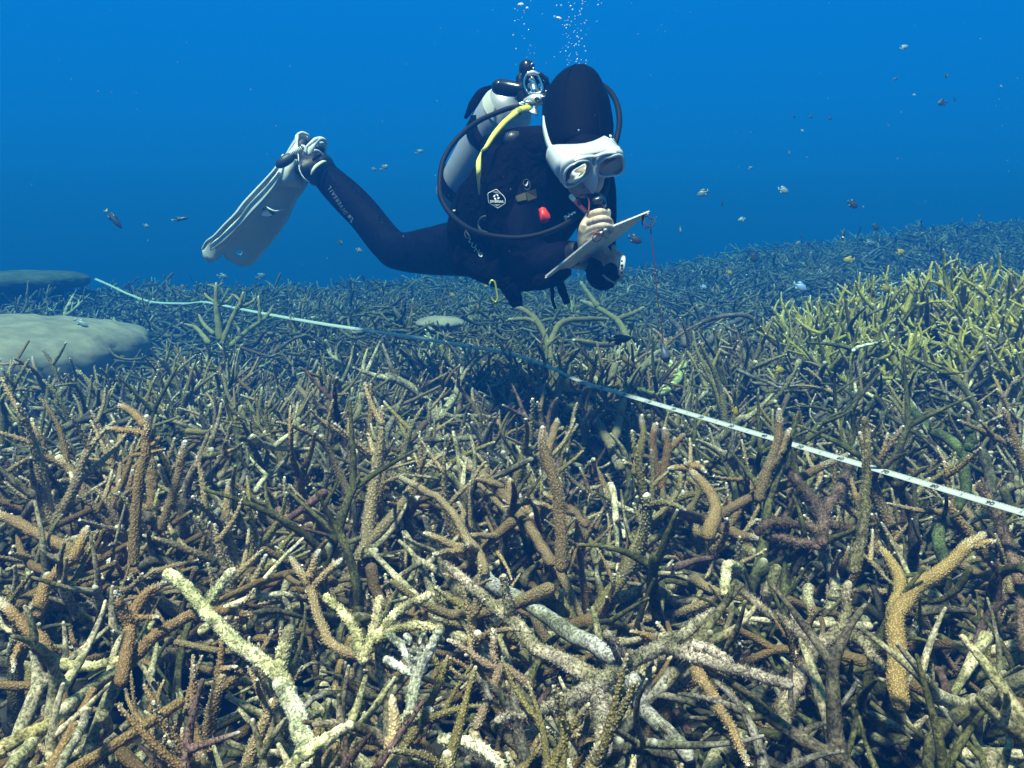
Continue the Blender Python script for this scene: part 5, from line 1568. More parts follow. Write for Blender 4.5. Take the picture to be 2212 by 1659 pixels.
vl = empty('tank_valve', Wp(1150, 190, 2.42), 'black and chrome valve assembly with a round knob on top of the tank', 'valve')
g = G(); ell(g, 1138, 147, 2.44, 17.5, 19, 0.022); limb(g, [(1138, 150, 2.44, 18), (1142, 168, 2.44, 15)], n=4, k=20)
kn = link('knob', fuse(g, 0.003, 2), M_BLACKP, vl)
for j, (x, y) in enumerate(((1129, 145), (1139, 137), (1148, 140), (1152, 150), (1126, 154), (1144, 152))):
    g = G(); ell(g, x, y, 2.423 + 0.004 * abs(j - 2), 1.8, 6 if j < 4 else 4, 0.003, rot=(0.15, -0.25, -0.45, -0.2, 0.1, -0.2)[j])
    g.obj('knob_painted_highlight', M_CHROME, kn)  # chrome slivers stand in for highlights on the black knob
g = G(); P, R = wpath([(1078, 188, 2.46, 17), (1082, 188, 2.46, 17.5), (1100, 191, 2.45, 17.5), (1124, 194, 2.44, 15)], 10)
V, q, _ = tubes(P, R, 24); g.add(V, q); g.obj('side_knob', M_BLACKP, vl)
g = G()
for pts in ([(1122, 170, 2.44, 9), (1130, 162, 2.44, 9), (1140, 160, 2.44, 10)], [(1124, 172, 2.44, 10), (1124, 200, 2.44, 12), (1130, 218, 2.44, 12)],
            [(1165, 162, 2.44, 8), (1178, 175, 2.45, 8), (1182, 192, 2.46, 8), (1178, 212, 2.46, 9)], [(1130, 215, 2.45, 14), (1160, 212, 2.46, 16), (1178, 212, 2.46, 14)],
            [(1146, 165, 2.46, 16), (1150, 200, 2.46, 19)]):
    limb(g, pts, n=8, k=14)
ell(g, 1180, 172, 2.455, 6, 8, 0.012)
yk = link('yoke', fuse(g, 0.003, 3), M_BLACKP, vl)
loop = [(1141, 157), (1150, 154), (1158, 158), (1166, 172), (1171, 186), (1170, 197), (1163, 201), (1148, 202), (1140, 200), (1134, 190), (1132, 176), (1136, 164)]
P = wpath([(x, y, 2.405) for x, y in loop + loop[:2]], 48); g = G(); V, q, _ = tubes(P, np.full(48, 0.0030), 10, cap0=False, cap1=False); g.add(V, q); g.obj('yoke_ring', M_CHROME, vl)
g = G(); limb(g, [(1142, 160, 2.40, 4), (1150, 157, 2.398, 5.5), (1160, 160, 2.40, 4)], n=6, k=12); g.obj('name_plate', M_SATIN, vl)
g = G(); limb(g, [(1149, 168, 2.42, 4), (1150, 176, 2.415, 7), (1152, 186, 2.415, 8), (1154, 197, 2.41, 9)], n=9, k=18); ell(g, 1155, 198, 2.41, 12, 4, 0.010, rot=0.1)
g.obj('yoke_screw', M_CHROME, vl)
g = G(); ell(g, 1143, 186, 2.425, 3, 6, 0.004); ell(g, 1163, 188, 2.42, 2.5, 7, 0.004, rot=-0.2); ell(g, 1145, 173, 2.425, 2.5, 4, 0.004); g.obj('yoke_painted_highlight', M_SATIN, vl)  # silver slivers imitate glints on the black yoke
g = G(); limb(g, [(1138, 220, 2.42, 9), (1152, 216, 2.41, 13), (1166, 214, 2.41, 12)], n=6, k=8); fs = g.obj('first_stage', M_SATIN, vl, smooth=False)
g = G(); P = wpath([(1160, 215, 2.372), (1160, 215.1, 2.385)], 2); V, q, _ = tubes(P, np.full(2, 8.0 * 2.4 / F), 20); g.add(V, q); g.obj('port_plate', M_WHITE, fs)
th = np.linspace(0, 2 * math.pi, 20, endpoint=False)
P = np.array([Wp(1160 + 4.6 * math.cos(a), 215 + 4.6 * math.sin(a), 2.362) for a in list(th) + [0, th[1]]]); g = G(); V, q, _ = tubes(P, np.full(22, 0.0014), 8, cap0=False, cap1=False); g.add(V, q); g.obj('port_ring', M_BLACKP, fs)
g = G(); ell(g, 1160, 215, 2.362, 2, 2, 0.003); g.obj('port_plug', M_BLACKP, fs)
g = G(); limb(g, [(1122, 225, 2.405, 4.6), (1134, 223, 2.405, 4.6)], n=4, k=14); limb(g, [(1136, 222.5, 2.40, 5.8), (1142, 222, 2.40, 6.5), (1144, 222, 2.40, 4)], n=5, k=6); g.obj('hose_fitting', M_CHROME, vl)
g = G(); limb(g, [(1168, 210, 2.40, 4), (1176, 211, 2.40, 5), (1180, 210, 2.41, 3)], n=5, k=12); g.obj('hose_fitting', M_CHROME, vl)
g = G(); gg = band(None, [(1158, 230, 2.39), (1156, 238, 2.385), (1152, 246, 2.385)], [10, 14, 22], 0.003, None, None, n=8); g.addg(gg); g.obj('dust_cap', M_SATIN, vl, smooth=False)

# ------------------------------------------------------------------ fins
def fin(label, sections, rails, seed, holes=True):
    f_ = empty('swim_fin', Wp(640, 350, 3.1), label, 'fin')
    return f_


f1 = empty('swim_fin', Wp(640, 350, 3.08), 'white swim fin with a long blade, worn on the raised foot of the diver', 'fin')
Lf = [(641, 300), (627, 320), (612, 340), (596, 367), (574, 392), (553, 415), (530, 440), (513, 463), (490, 486), (467, 510), (449, 522), (437, 538)]
Rt = [(662, 330), (664, 355), (665, 378), (664, 395), (655, 412), (645, 424), (634, 440), (621, 469), (606, 492), (596, 507), (578, 530), (556, 556)]
nL = 44; nw = 22
Lc = cat([(x, y, 3.06 + 0.012 * i) for i, (x, y) in enumerate(Lf)], nL); Rc = cat([(x, y, 3.16 + 0.016 * i) for i, (x, y) in enumerate(Rt)], nL)
tipx = lambda v: np.array((458 - 437, 566 - 538)) if False else None
Vt = []
for i in range(nL):
    for j in range(nw):
        u = j / (nw - 1)
        p = Lc[i] * (1 - u) + Rc[i] * u
        # scalloped trailing edge
        e = max(0.0, (i - nL + 9) / 8.0)
        ex = (26 * math.sin(math.pi * min(1, u * 2.6)) ** 0.7 if u < 0.385 else (3 + 23 * math.sin(math.pi * (u - 0.385) / 0.615) ** 0.8)) * e * e
        x = p[0] - 0.30 * ex + (0.35 * ex if u > 0.5 else 0); y = p[1] + 0.95 * ex
        d = p[2] - 0.02 * math.sin(math.pi * u) * (0.3 + i / nL)
        Vt.append(Wp(x, y, d))
Vt = np.array(Vt); I_ = np.arange(nL * nw).reshape(nL, nw)
q = np.stack((I_[:-1, :-1], I_[1:, :-1], I_[1:, 1:], I_[:-1, 1:]), -1).reshape(-1, 4)
# cut the vent and the hole out of the blade
cen = Vt[q].mean(1); rel = cen - CP; dpt = rel @ FWD
px = 1106 + (rel @ RGT) / dpt * F; py = 829.5 - (rel @ UPV) / dpt * F
hole = ((px - 516) / 7.5) ** 2 + ((py - 543) / 6) ** 2 < 1
q = q[~hole]
g = G(); g.add(Vt, q)
M_FIN = plain('white_fin_rubber', (0.58, 0.60, 0.58), 0.42, noise=0.06, scale=14, bump=0.15, bscale=80)
bl = g.obj('blade', M_FIN, f1)
so = bl.modifiers.new('s', 'SOLIDIFY'); so.thickness = 0.005; so.offset = 0
P = np.array([Wp(516 + 7.5 * math.cos(a), 543 + 6 * math.sin(a), 3.226) for a in np.linspace(0, 2 * math.pi, 18)] ); g = G(); V, q, _ = tubes(P, np.full(18, 0.0022), 8, cap0=False, cap1=False); g.add(V, q); g.obj('hole_rim', M_FIN, bl)
slabp = [(566, 448), (575, 452), (590, 456), (598, 455), (590, 466), (580, 469), (567, 467)]
bm = bmesh.new()
f_ = bm.faces.new([bm.verts.new(Vector(Wp(x, y, 3.165))) for x, y in slabp]); ex = bmesh.ops.extrude_face_region(bm, geom=[f_])
for v in ex['geom']:
    if isinstance(v, bmesh.types.BMVert): v.co -= Vector(FWD) * 0.008
bmesh.ops.recalc_face_normals(bm, faces=bm.faces); me = bpy.data.meshes.new('vent'); bm.to_mesh(me); bm.free()
link('vent', me, plain('vent_blue_grey', (0.03, 0.06, 0.12), 0.5), bl)
P, R = wpath([(574, 445, 3.155, 1), (585, 453, 3.15, 2), (598, 456, 3.155, 1.5), (612, 452, 3.17, 0.8)], 12); g = G(); V, q, _ = tubes(P, R, 8); g.add(V, q); g.obj('vent_lip', M_FIN, bl)
# side rails
for pts in ([(612, 336, 3.03, 3), (596, 366, 3.03, 4), (574, 392, 3.04, 4.5), (553, 415, 3.05, 5), (530, 440, 3.06, 5), (513, 463, 3.07, 5), (490, 486, 3.09, 4.5), (467, 510, 3.12, 4), (449, 522, 3.15, 3), (438, 538, 3.17, 2)],
            [(611, 375, 3.06, 2.5), (596, 400, 3.06, 4), (577, 428, 3.07, 5), (556, 452, 3.08, 5.5), (540, 468, 3.09, 5.5), (512, 495, 3.11, 5), (485, 522, 3.14, 4), (468, 537, 3.17, 2)],
            [(643, 424, 3.18, 2), (630, 446, 3.20, 2.5), (620, 470, 3.22, 2.5), (597, 506, 3.25, 2.2), (575, 534, 3.28, 1.5)]):
    P, R = wpath(pts, 40); g = G(); V, q, _ = tubes(P, R, 12, R2=R * 1.8, ref=UPV); g.add(V, q); g.obj('rail', M_FIN, f1)
# bright flat between the two left rails
g = band(None, [(604, 372, 3.045), (586, 400, 3.05), (565, 424, 3.06), (540, 450, 3.07), (515, 478, 3.09), (482, 512, 3.12), (455, 535, 3.16)], [14, 20, 24, 26, 26, 24, 16], 0.004, None, None, n=30, face=(-0.45, -0.75, 0.5))
g.obj('rail_web', M_FIN, f1)
# foot pocket: shell, heel loop
g = G()
sec = [((640, 300), (668, 300), 3.0), ((628, 318), (655, 322), 2.99), ((612, 340), (648, 345), 2.98), ((598, 364), (648, 372), 2.99), ((585, 384), (655, 392), 3.0), ((572, 398), (650, 408), 3.03)]
Vp = []
for (l_, r_, d_) in sec:
    for j in range(12):
        u = j / 11
        x = l_[0] * (1 - u) + r_[0] * u; y = l_[1] * (1 - u) + r_[1] * u
        Vp.append(Wp(x, y, d_ + 0.10 - 0.06 * math.sin(math.pi * u)))
I_ = np.arange(len(Vp)).reshape(6, 12); q = np.stack((I_[:-1, :-1], I_[1:, :-1], I_[1:, 1:], I_[:-1, 1:]), -1).reshape(-1, 4)
g.add(np.array(Vp), q[22:]); fp = g.obj('foot_pocket', M_FIN, f1); so = fp.modifiers.new('s', 'SOLIDIFY'); so.thickness = 0.004
Pf = [(643, 330, 3.06, 2.0), (641, 310, 3.07, 2.6), (640, 297, 3.08, 3.0), (645, 290, 3.09, 3.0), (653, 287, 3.10, 3.0), (662, 290, 3.11, 2.8), (667, 294, 3.12, 2.4), (669, 302, 3.13, 1.6)]
P, R = wpath(Pf, 30); g = G(); V, q, _ = tubes(P, R, 12, R2=R * 1.2); g.add(V, q); g.obj('heel_rim', M_FIN, f1)
# outer side wall of the pocket (sunlit)
Vs = []
for i, (x, y) in enumerate(cat([(643, 291), (632, 306), (618, 330), (614, 337)], 10)): Vs.append(Wp(x, y, 3.08))
for i, (x, y) in enumerate(cat([(642, 298), (642, 310), (643, 322), (640, 334)], 10)): Vs.append(Wp(x, y, 3.05))
g = G(); g.add(np.array(Vs), [(i, i + 1, 10 + i + 1, 10 + i) for i in range(9)]); w_ = g.obj('pocket_wall', M_FIN, f1); so = w_.modifiers.new('s', 'SOLIDIFY'); so.thickness = 0.005
Vs = []
for x, y in cat([(645, 292), (653, 289), (662, 292), (667, 297)], 10): Vs.append(Wp(x, y, 3.16))
for x, y in cat([(642, 306), (650, 299), (660, 300), (668, 303)], 10): Vs.append(Wp(x, y, 3.22))
g = G(); g.add(np.array(Vs), [(i, i + 1, 10 + i + 1, 10 + i) for i in range(9)]); w_ = g.obj('pocket_wall', M_FIN, f1); so = w_.modifiers.new('s', 'SOLIDIFY'); so.thickness = 0.004
# curved sole edge around the boot
P, R = wpath([(644, 330, 3.02, 1.2), (645.5, 350, 2.995, 1.2), (647, 366, 2.985, 1.2), (652, 378, 2.985, 1.3), (660, 388, 2.99, 1.3), (668, 393, 3.01, 1)], 24); g = G(); V, q, _ = tubes(P, R, 8); g.add(V, q); g.obj('sole_edge', M_FIN, f1)
# dark heel pad and spring strap
P, R = wpath([(600, 358, 2.98, 6), (603, 355, 2.975, 10), (613, 349, 2.97, 12), (626, 341, 2.975, 11), (634, 337, 2.98, 7)], 20); g = G(); V, q, _ = tubes(P, R, 18, R2=R * 0.8, ref=UPV); g.add(V, q)
g.obj('heel_pad', plain('heel_pad_rubber', (0.012, 0.018, 0.03), 0.5), f1)
P, R = wpath([(626, 334, 2.975, 3), (640, 327, 2.97, 3), (654, 320, 2.975, 3)], 8); g = G(); V, q, _ = tubes(P, R, 10); g.add(V, q); g.obj('strap_core', M_RUBBER, f1)
hel = []
for i in range(140):
    u = i / 139; a = u * 2 * math.pi * 8
    c = Wp(627 + 27 * u, 333.5 - 13 * u, 2.973); rr = 0.0085
    dirv = Wp(654, 320.5, 2.975) - Wp(627, 333.5, 2.973); dirv /= np.linalg.norm(dirv)
    n1 = np.cross(dirv, FWD); n1 /= np.linalg.norm(n1)
    hel.append(c + n1 * rr * math.cos(a) - FWD * rr * math.sin(a))
g = G(); V, q, _ = tubes(np.array(hel), np.full(140, 0.0019), 6); g.add(V, q); g.obj('spring', M_WHITE, f1)
# second fin
f2 = empty('swim_fin', Wp(690, 320, 3.15), 'second white fin, only its hooked heel loop showing above the boot of the diver', 'fin')
P, R = wpath([(658, 334, 2.99, 2.5), (660, 325, 2.99, 3.5), (657, 317, 2.99, 3.5), (652, 314, 2.99, 2)], 12); g = G(); V, q, _ = tubes(P, R, 12); g.add(V, q); g.obj('strap_loop', M_WHITE, f2)
g = band(None, [(660, 333, 3.0), (668, 331, 3.0), (673, 318, 3.0), (680, 307, 3.01), (690, 300, 3.02), (700, 302, 3.04), (705, 309, 3.06)], [5, 9, 13, 13, 9, 7, 4], 0.010, None, None, n=40, face=(-0.2, -0.9, 0.4))
g.obj('heel_loop', M_WHITE, f2)
P, R = wpath([(662, 318, 3.0, 3), (672, 309, 3.0, 4), (682, 301, 3.01, 4.5), (692, 300, 3.03, 4), (701, 304, 3.05, 3.5), (706, 310, 3.06, 2)], 24); g = G(); V, q, _ = tubes(P, R, 12); g.add(V, q); g.obj('loop_edge', M_WHITE, f2)
g = band(None, [(697, 306, 3.10), (700, 320, 3.12), (699, 336, 3.13)], [13, 13, 8], 0.004, None, None, n=10, face=(0.2, -1, 0)); g.obj('inner_panel', M_CLEAR, f2)
P, R = wpath([(672, 329, 3.03, 3), (680, 325, 3.04, 3), (690, 328, 3.06, 2.6), (699, 338, 3.08, 2)], 14); g = G(); V, q, _ = tubes(P, R, 10); g.add(V, q); g.obj('ankle_rim', M_WHITE, f2)
g = G(); ell(g, 688, 321, 3.10, 14, 9, 0.03, rot=-0.3); g.obj('heel_plug', M_RUBBER, f2)

# ------------------------------------------------------------------ writing slate, pencil, cords, plumb weight
def camv(x, y, z): return CP + RGT * x + UPV * y + FWD * z
Lc_ = Wp(1172, 604, 2.12); Ac = Wp(1301, 499, 1.985); Bc = Wp(1280, 559, 2.28); Rc_ = Wp(1409, 455, 2.14)
sl = empty('writing_slate', (Lc_ + Rc_) / 2, 'white plastic writing slate held tilted in the hands of the diver', 'slate')
nrm = np.cross(Ac - Lc_, Bc - Lc_); nrm /= np.linalg.norm(nrm); nrm = nrm if nrm @ UPV > 0 else -nrm
th_ = 0.0035
bm = bmesh.new()
cor = [Lc_, Ac, Rc_, Bc]
vs = [bm.verts.new(Vector(c)) for c in cor]; f_ = bm.faces.new(vs)
ex = bmesh.ops.extrude_face_region(bm, geom=[f_])
for v in ex['geom']:
    if isinstance(v, bmesh.types.BMVert): v.co += Vector(nrm) * th_
bmesh.ops.recalc_face_normals(bm, faces=bm.faces)
vert_e = [e for e in bm.edges if abs((e.verts[0].co - e.verts[1].co).normalized().dot(Vector(nrm))) > 0.9]
bmesh.ops.bevel(bm, geom=vert_e, offset=0.012, segments=5, affect='EDGES')
me = bpy.data.meshes.new('board'); bm.to_mesh(me); bm.free()
m_, t_, b_ = newmat('slate_white_streaked')
tcn_ = N(t_, 'ShaderNodeTexCoord'); mpn = N(t_, 'ShaderNodeMapping'); mpn.inputs['Rotation'].default_value = (0, 0.5, 0.6); mpn.inputs['Scale'].default_value = (6, 160, 160)
nz = N(t_, 'ShaderNodeTexNoise', Scale=1.0, Detail=4.0); t_.links.new(tcn_.outputs['Object'], mpn.inputs[0]); t_.links.new(mpn.outputs[0], nz.inputs['Vector'])
r_ = N(t_, 'ShaderNodeValToRGB'); r_.color_ramp.elements[0].position = 0.3; r_.color_ramp.elements[0].color = (0.50, 0.51, 0.49, 1); r_.color_ramp.elements[1].position = 0.6; r_.color_ramp.elements[1].color = (0.84, 0.84, 0.80, 1)
t_.links.new(nz.outputs['Fac'], r_.inputs[0]); t_.links.new(r_.outputs[0], b_.inputs['Base Color']); b_.inputs['Roughness'].default_value = 0.5
link('board', me, m_, sl)
M_CORD = plain('dark_red_cord', (0.055, 0.012, 0.016), 0.7, bump=0.3, bscale=900)
M_CORDB = plain('black_cord', (0.01, 0.01, 0.015), 0.6)
P, R = wpath([(1300, 496, 1.975, 1.1), (1288, 503, 1.97, 1.1), (1280, 514, 1.975, 1.1), (1285, 522, 1.985, 1.1), (1296, 518, 1.98, 1.1), (1303, 506, 1.975, 1.1), (1302, 494, 1.97, 1.1)], 30)
g = G(); V, q, _ = tubes(P, R, 8); g.add(V, q); g.obj('cord_loop', M_CORDB, sl)
rr = random.Random(4)
P = wpath([(1278 + rr.uniform(0, 20), 500 + rr.uniform(0, 11), 1.98 + rr.uniform(-0.01, 0.008)) for _ in range(16)], 90)
g = G(); V, q, _ = tubes(P, np.full(90, 0.0011), 6); g.add(V, q); g.obj('cord_knot', plain('red_cord', (0.42, 0.08, 0.07), 0.7), sl)
P = wpath([(1338, 484, 2.06), (1343, 476, 2.07), (1350, 475, 2.08), (1356, 470, 2.08)], 12); g = G(); V, q, _ = tubes(P, np.full(12, 0.0013), 6); g.add(V, q); g.obj('cord_end', M_CORD, sl)

pc = empty('pencil', Wp(1234, 424, 2.03), 'short red pencil with a white end held in the fist of the diver', 'pencil')
P = wpath([(1237.5, 428.5, 2.03), (1275, 468, 2.055), (1292, 486, 2.07)], 10); g = G(); V, q, _ = tubes(P, np.full(10, 5.2 * 2.04 / F), 6, cap0=False); g.add(V, q); g.obj('shaft', plain('coral_red_paint', (0.85, 0.20, 0.19), 0.35), pc, smooth=False)
P = wpath([(1234, 424.5, 2.028), (1239, 430, 2.031)], 5); g = G(); V, q, _ = tubes(P, np.full(5, 5.6 * 2.04 / F), 16); g.add(V, q); g.obj('end_cap', plain('pinkish_white', (0.85, 0.78, 0.70), 0.4), pc)
g = G()
for k_ in range(5):
    c0 = Wp(1247 + k_ * 1.6, 433.5 + k_ * 1.8, 2.035); dv = Wp(1275, 468, 2.055) - Wp(1237, 428, 2.03); dv /= np.linalg.norm(dv)
    n1 = np.cross(dv, FWD); n1 /= np.linalg.norm(n1); n2 = np.cross(dv, n1)
    P = np.array([c0 + (n1 * math.cos(a) + n2 * math.sin(a)) * 0.0058 for a in np.linspace(0, 6.6, 20)]); V, q, _ = tubes(P, np.full(20, 0.0011), 6); g.add(V, q)
g.obj('cord_wrap', M_CORD, pc)
P = wpath([(1250, 434, 2.02), (1251, 425, 2.02), (1258, 420.5, 2.02), (1266, 423, 2.02), (1272, 433, 2.02), (1272.5, 446, 2.02), (1271, 458, 2.02), (1268, 466, 2.03)], 30); g = G(); V, q, _ = tubes(P, np.full(30, 0.0017), 8); g.add(V, q); g.obj('cord', plain('brown_red_cord', (0.22, 0.05, 0.045), 0.6), pc)

pw = empty('plumb_line', Wp(1398, 470, 2.12), 'dark red cord with a lead weight hanging from the corner of the slate', 'plumb line')
P = wpath([(1391, 463, 2.12), (1387, 478, 2.12), (1390, 490, 2.12), (1398, 492, 2.115), (1404, 486, 2.11), (1405, 474, 2.11), (1398, 466, 2.11), (1393, 470, 2.115), (1393, 484, 2.11), (1402, 490, 2.11), (1411, 486, 2.11), (1415, 478, 2.11), (1411, 471, 2.115), (1406, 474, 2.12), (1405, 486, 2.12),
           (1407, 510, 2.12), (1410, 540, 2.12), (1415, 575, 2.12), (1417, 605, 2.12), (1421, 650, 2.12), (1428, 690, 2.12), (1431, 725, 2.12), (1433, 748, 2.12)], 150)
g = G(); V, q, _ = tubes(P, np.full(150, 0.0014), 7); g.add(V, q); g.obj('cord', M_CORD, pw)
P, R = wpath([(1389, 459, 2.13, 3), (1389, 466, 2.13, 4), (1390, 474, 2.13, 3)], 6); g = G(); V, q, _ = tubes(P, R, 8); g.add(V, q); g.obj('clip', M_BLACKP, pw)
P, R = wpath([(1433, 744, 2.12, 2), (1433, 752, 2.12, 4), (1435, 762, 2.12, 9), (1438, 772, 2.12, 11), (1439, 777, 2.12, 8)], 16); g = G(); V, q, _ = tubes(P, R, 18); g.add(V, q); g.obj('weight', plain('blue_grey_lead', (0.045, 0.06, 0.11), 0.5), pw)

# ------------------------------------------------------------------ survey tape
tp_ = empty('measuring_tape', Wp(1399, 867, 2.19), 'long white measuring tape with black numbers stretched across the coral', 'tape')


def tpix(m):
    u = (0.153 + 0.00215 * m) / (1 - 0.00397 * m); v = (0.0194 + 0.00074 * m) / (1 - 0.00397 * m)
    return np.array((1106 + u * F, 829.5 + v * F, 2.19 * (1 - 0.00397 * m)))
ctl = [tpix(m) for m in (128, 110, 95, 80, 60, 40, 20, 0, -15, -30)]
ctl += [np.array(a, float) for a in ((1180, 790, 2.72), (1100, 764, 2.95), (1000, 746, 3.2), (850, 722, 3.6), (700, 700, 4.05), (570, 677, 4.55), (500, 663, 4.9), (441, 652, 5.2), (400, 655, 5.5), (330, 652, 5.8), (280, 636, 6.1), (235, 615, 6.4), (205, 602, 6.6))]
nT = 420
c = cat(ctl, nT); TP_ = np.array([Wp(*r_) for r_ in c])
T = np.gradient(TP_, axis=0); T /= np.linalg.norm(T, axis=1, keepdims=True)
s_len = np.concatenate(([0], np.cumsum(np.linalg.norm(np.diff(TP_, axis=0), axis=1))))
tw = 0.0082
tilt_ = 0.95
nn = np.tile(np.array((0.15, -math.cos(0.62), math.sin(0.62))), (nT, 1))
for i in range(nT):
    a = 0.18 * math.sin(s_len[i] * 1.3 + 0.5); nn[i] = nn[i] + np.array((0, 0, a))
S_ = np.cross(T, nn); S_ /= np.linalg.norm(S_, axis=1, keepdims=True); nn = np.cross(S_, T)
S_ = np.where((S_ @ UPV)[:, None] < 0, -S_, S_); nn = np.where((nn @ FWD)[:, None] > 0, -nn, nn)
V = np.stack((TP_ + S_ * tw, TP_ - S_ * tw, TP_ - S_ * tw - nn * 0.0008, TP_ + S_ * tw - nn * 0.0008), 1); I_ = np.arange(nT * 4).reshape(nT, 4)
q = np.stack((I_[:-1], np.roll(I_[:-1], -1, 1), np.roll(I_[1:], -1, 1), I_[1:]), -1).reshape(-1, 4)
g = G(); g.add(V.reshape(-1, 3), q); g.obj('tape_ribbon', plain('white_tape', (0.42, 0.44, 0.43), 0.5), tp_, smooth=False)
# position of the zero mark along the ribbon
i0 = int(np.argmin(np.linalg.norm(TP_ - Wp(*tpix(0)), axis=1))); s0 = s_len[i0]


def on_tape(m, y, off=0.0008):
    """m: centimetres to the right of the zero mark, y: across (-1..1)"""
    s = s0 - m * 0.01
    p = np.array([np.interp(s, s_len, TP_[:, k_]) for k_ in range(3)]); a = np.array([np.interp(s, s_len, S_[:, k_]) for k_ in range(3)]); n_ = np.array([np.interp(s, s_len, nn[:, k_]) for k_ in range(3)])
    return p + a * tw * y + n_ * off


M_INK = plain('black_ink', (0.012, 0.012, 0.02), 0.6)
gt = G()
mm_ = -120
while mm_ < 118:
    for k_ in range(10):
        m = mm_ + k_
        for sub in (0, 0.5):
            h = 0.62 if (k_ == 0 and sub == 0) else (0.45 if (k_ == 5 and sub == 0) else (0.32 if sub == 0 else 0.2))
            x = m + sub; w = 0.035 if sub == 0 else 0.022
            gt.add([on_tape(x - w, 1.0), on_tape(x + w, 1.0), on_tape(x + w, 1.0 - h), on_tape(x - w, 1.0 - h)], [(0, 1, 2, 3)])
    mm_ += 10
gt.obj('tape_ticks', M_INK, tp_, smooth=False)


def tape_text(s, m, size, y0=-0.25, mat=M_INK):
    V_, P_ = textpolys(s, 1.0)
    W_ = [tuple(on_tape(m + x * size * 1.15 * 100, y0 + y * size / tw, 0.0012)) for x, y in V_]
    me_ = bpy.data.meshes.new('numeral'); me_.from_pydata(W_, [], P_); me_.update()
    return link('numeral', me_, mat, tp_)


for k_ in range(1, 11):
    tape_text(str(k_ * 10) if k_ < 10 else '1', k_ * 10, 0.0125)
    tape_text('5', k_ * 10 - 5, 0.008, -0.2, plain('grey_ink', (0.18, 0.18, 0.2), 0.6) if k_ == 1 else bpy.data.materials['grey_ink'])
tape_text('0', 0.8, 0.0125)
for k_ in range(1, 10):
    tape_text(str(100 - k_ * 10), -k_ * 10, 0.0125)
    tape_text('5', -k_ * 10 + 5, 0.008, -0.2, bpy.data.materials['grey_ink'])
P = np.array([on_tape(x_, y_, 0.0014) for x_, y_ in ((-0.7, 0.9), (0.2, 0.9), (0.2, -0.95), (-0.7, -0.95), (-0.7, 0.9))])
g = G()
for a_, b_ in zip(P[:-1], P[1:]):
    V, q, _ = tubes(np.stack((a_, b_)), np.full(2, 0.0004), 4); g.add(V, q)
g.obj('zero_mark', M_INK, tp_)

# ------------------------------------------------------------------ bubbles
M_BUB = plain('bubble_painted_shine', (0.85, 0.92, 1.0), 0.12, 0.0)  # whitish base puts the bright reflections of clear bubbles into the colour
M_BUB.node_tree.nodes['Principled BSDF'].inputs['Transmission Weight'].default_value = 0.45
M_BUB.node_tree.nodes['Principled BSDF'].inputs['IOR'].default_value = 1.6
bm = bmesh.new(); bmesh.ops.create_icosphere(bm, subdivisions=2, radius=1.0)
mb = bpy.data.meshes.new('bubble'); bm.to_mesh(mb); bm.free(); mb.polygons.foreach_set('use_smooth', np.ones(len(mb.polygons), bool)); mb.materials.append(M_BUB)
bm = bmesh.new(); bmesh.ops.create_icosphere(bm, subdivisions=3, radius=1.0)
for v in bm.verts:
    if v.co.z < 0: v.co.z *= 0.35
mbig = bpy.data.meshes.new('bubble_cap'); bm.to_mesh(mbig); bm.free(); mbig.polygons.foreach_set('use_smooth', np.ones(len(mbig.polygons), bool)); mbig.materials.append(M_BUB)


def bubble(px, py, rp, d, big=False, label=None, grp=None, sx=1.0, sz=1.1):
    o = bpy.data.objects.new('air_bubble', mbig if big else mb)
    s = rp * d / F
    o.location = Wp(px, py, d); o.scale = (s * sx, s, s * sz); o.rotation_euler = (0.2, rr.uniform(-0.4, 0.4), 0)
    COL.objects.link(o)
    tag(o, label or 'small silvery air bubble rising above the hood of the diver', 'air bubble', grp or 'small bubbles rising above the hood')


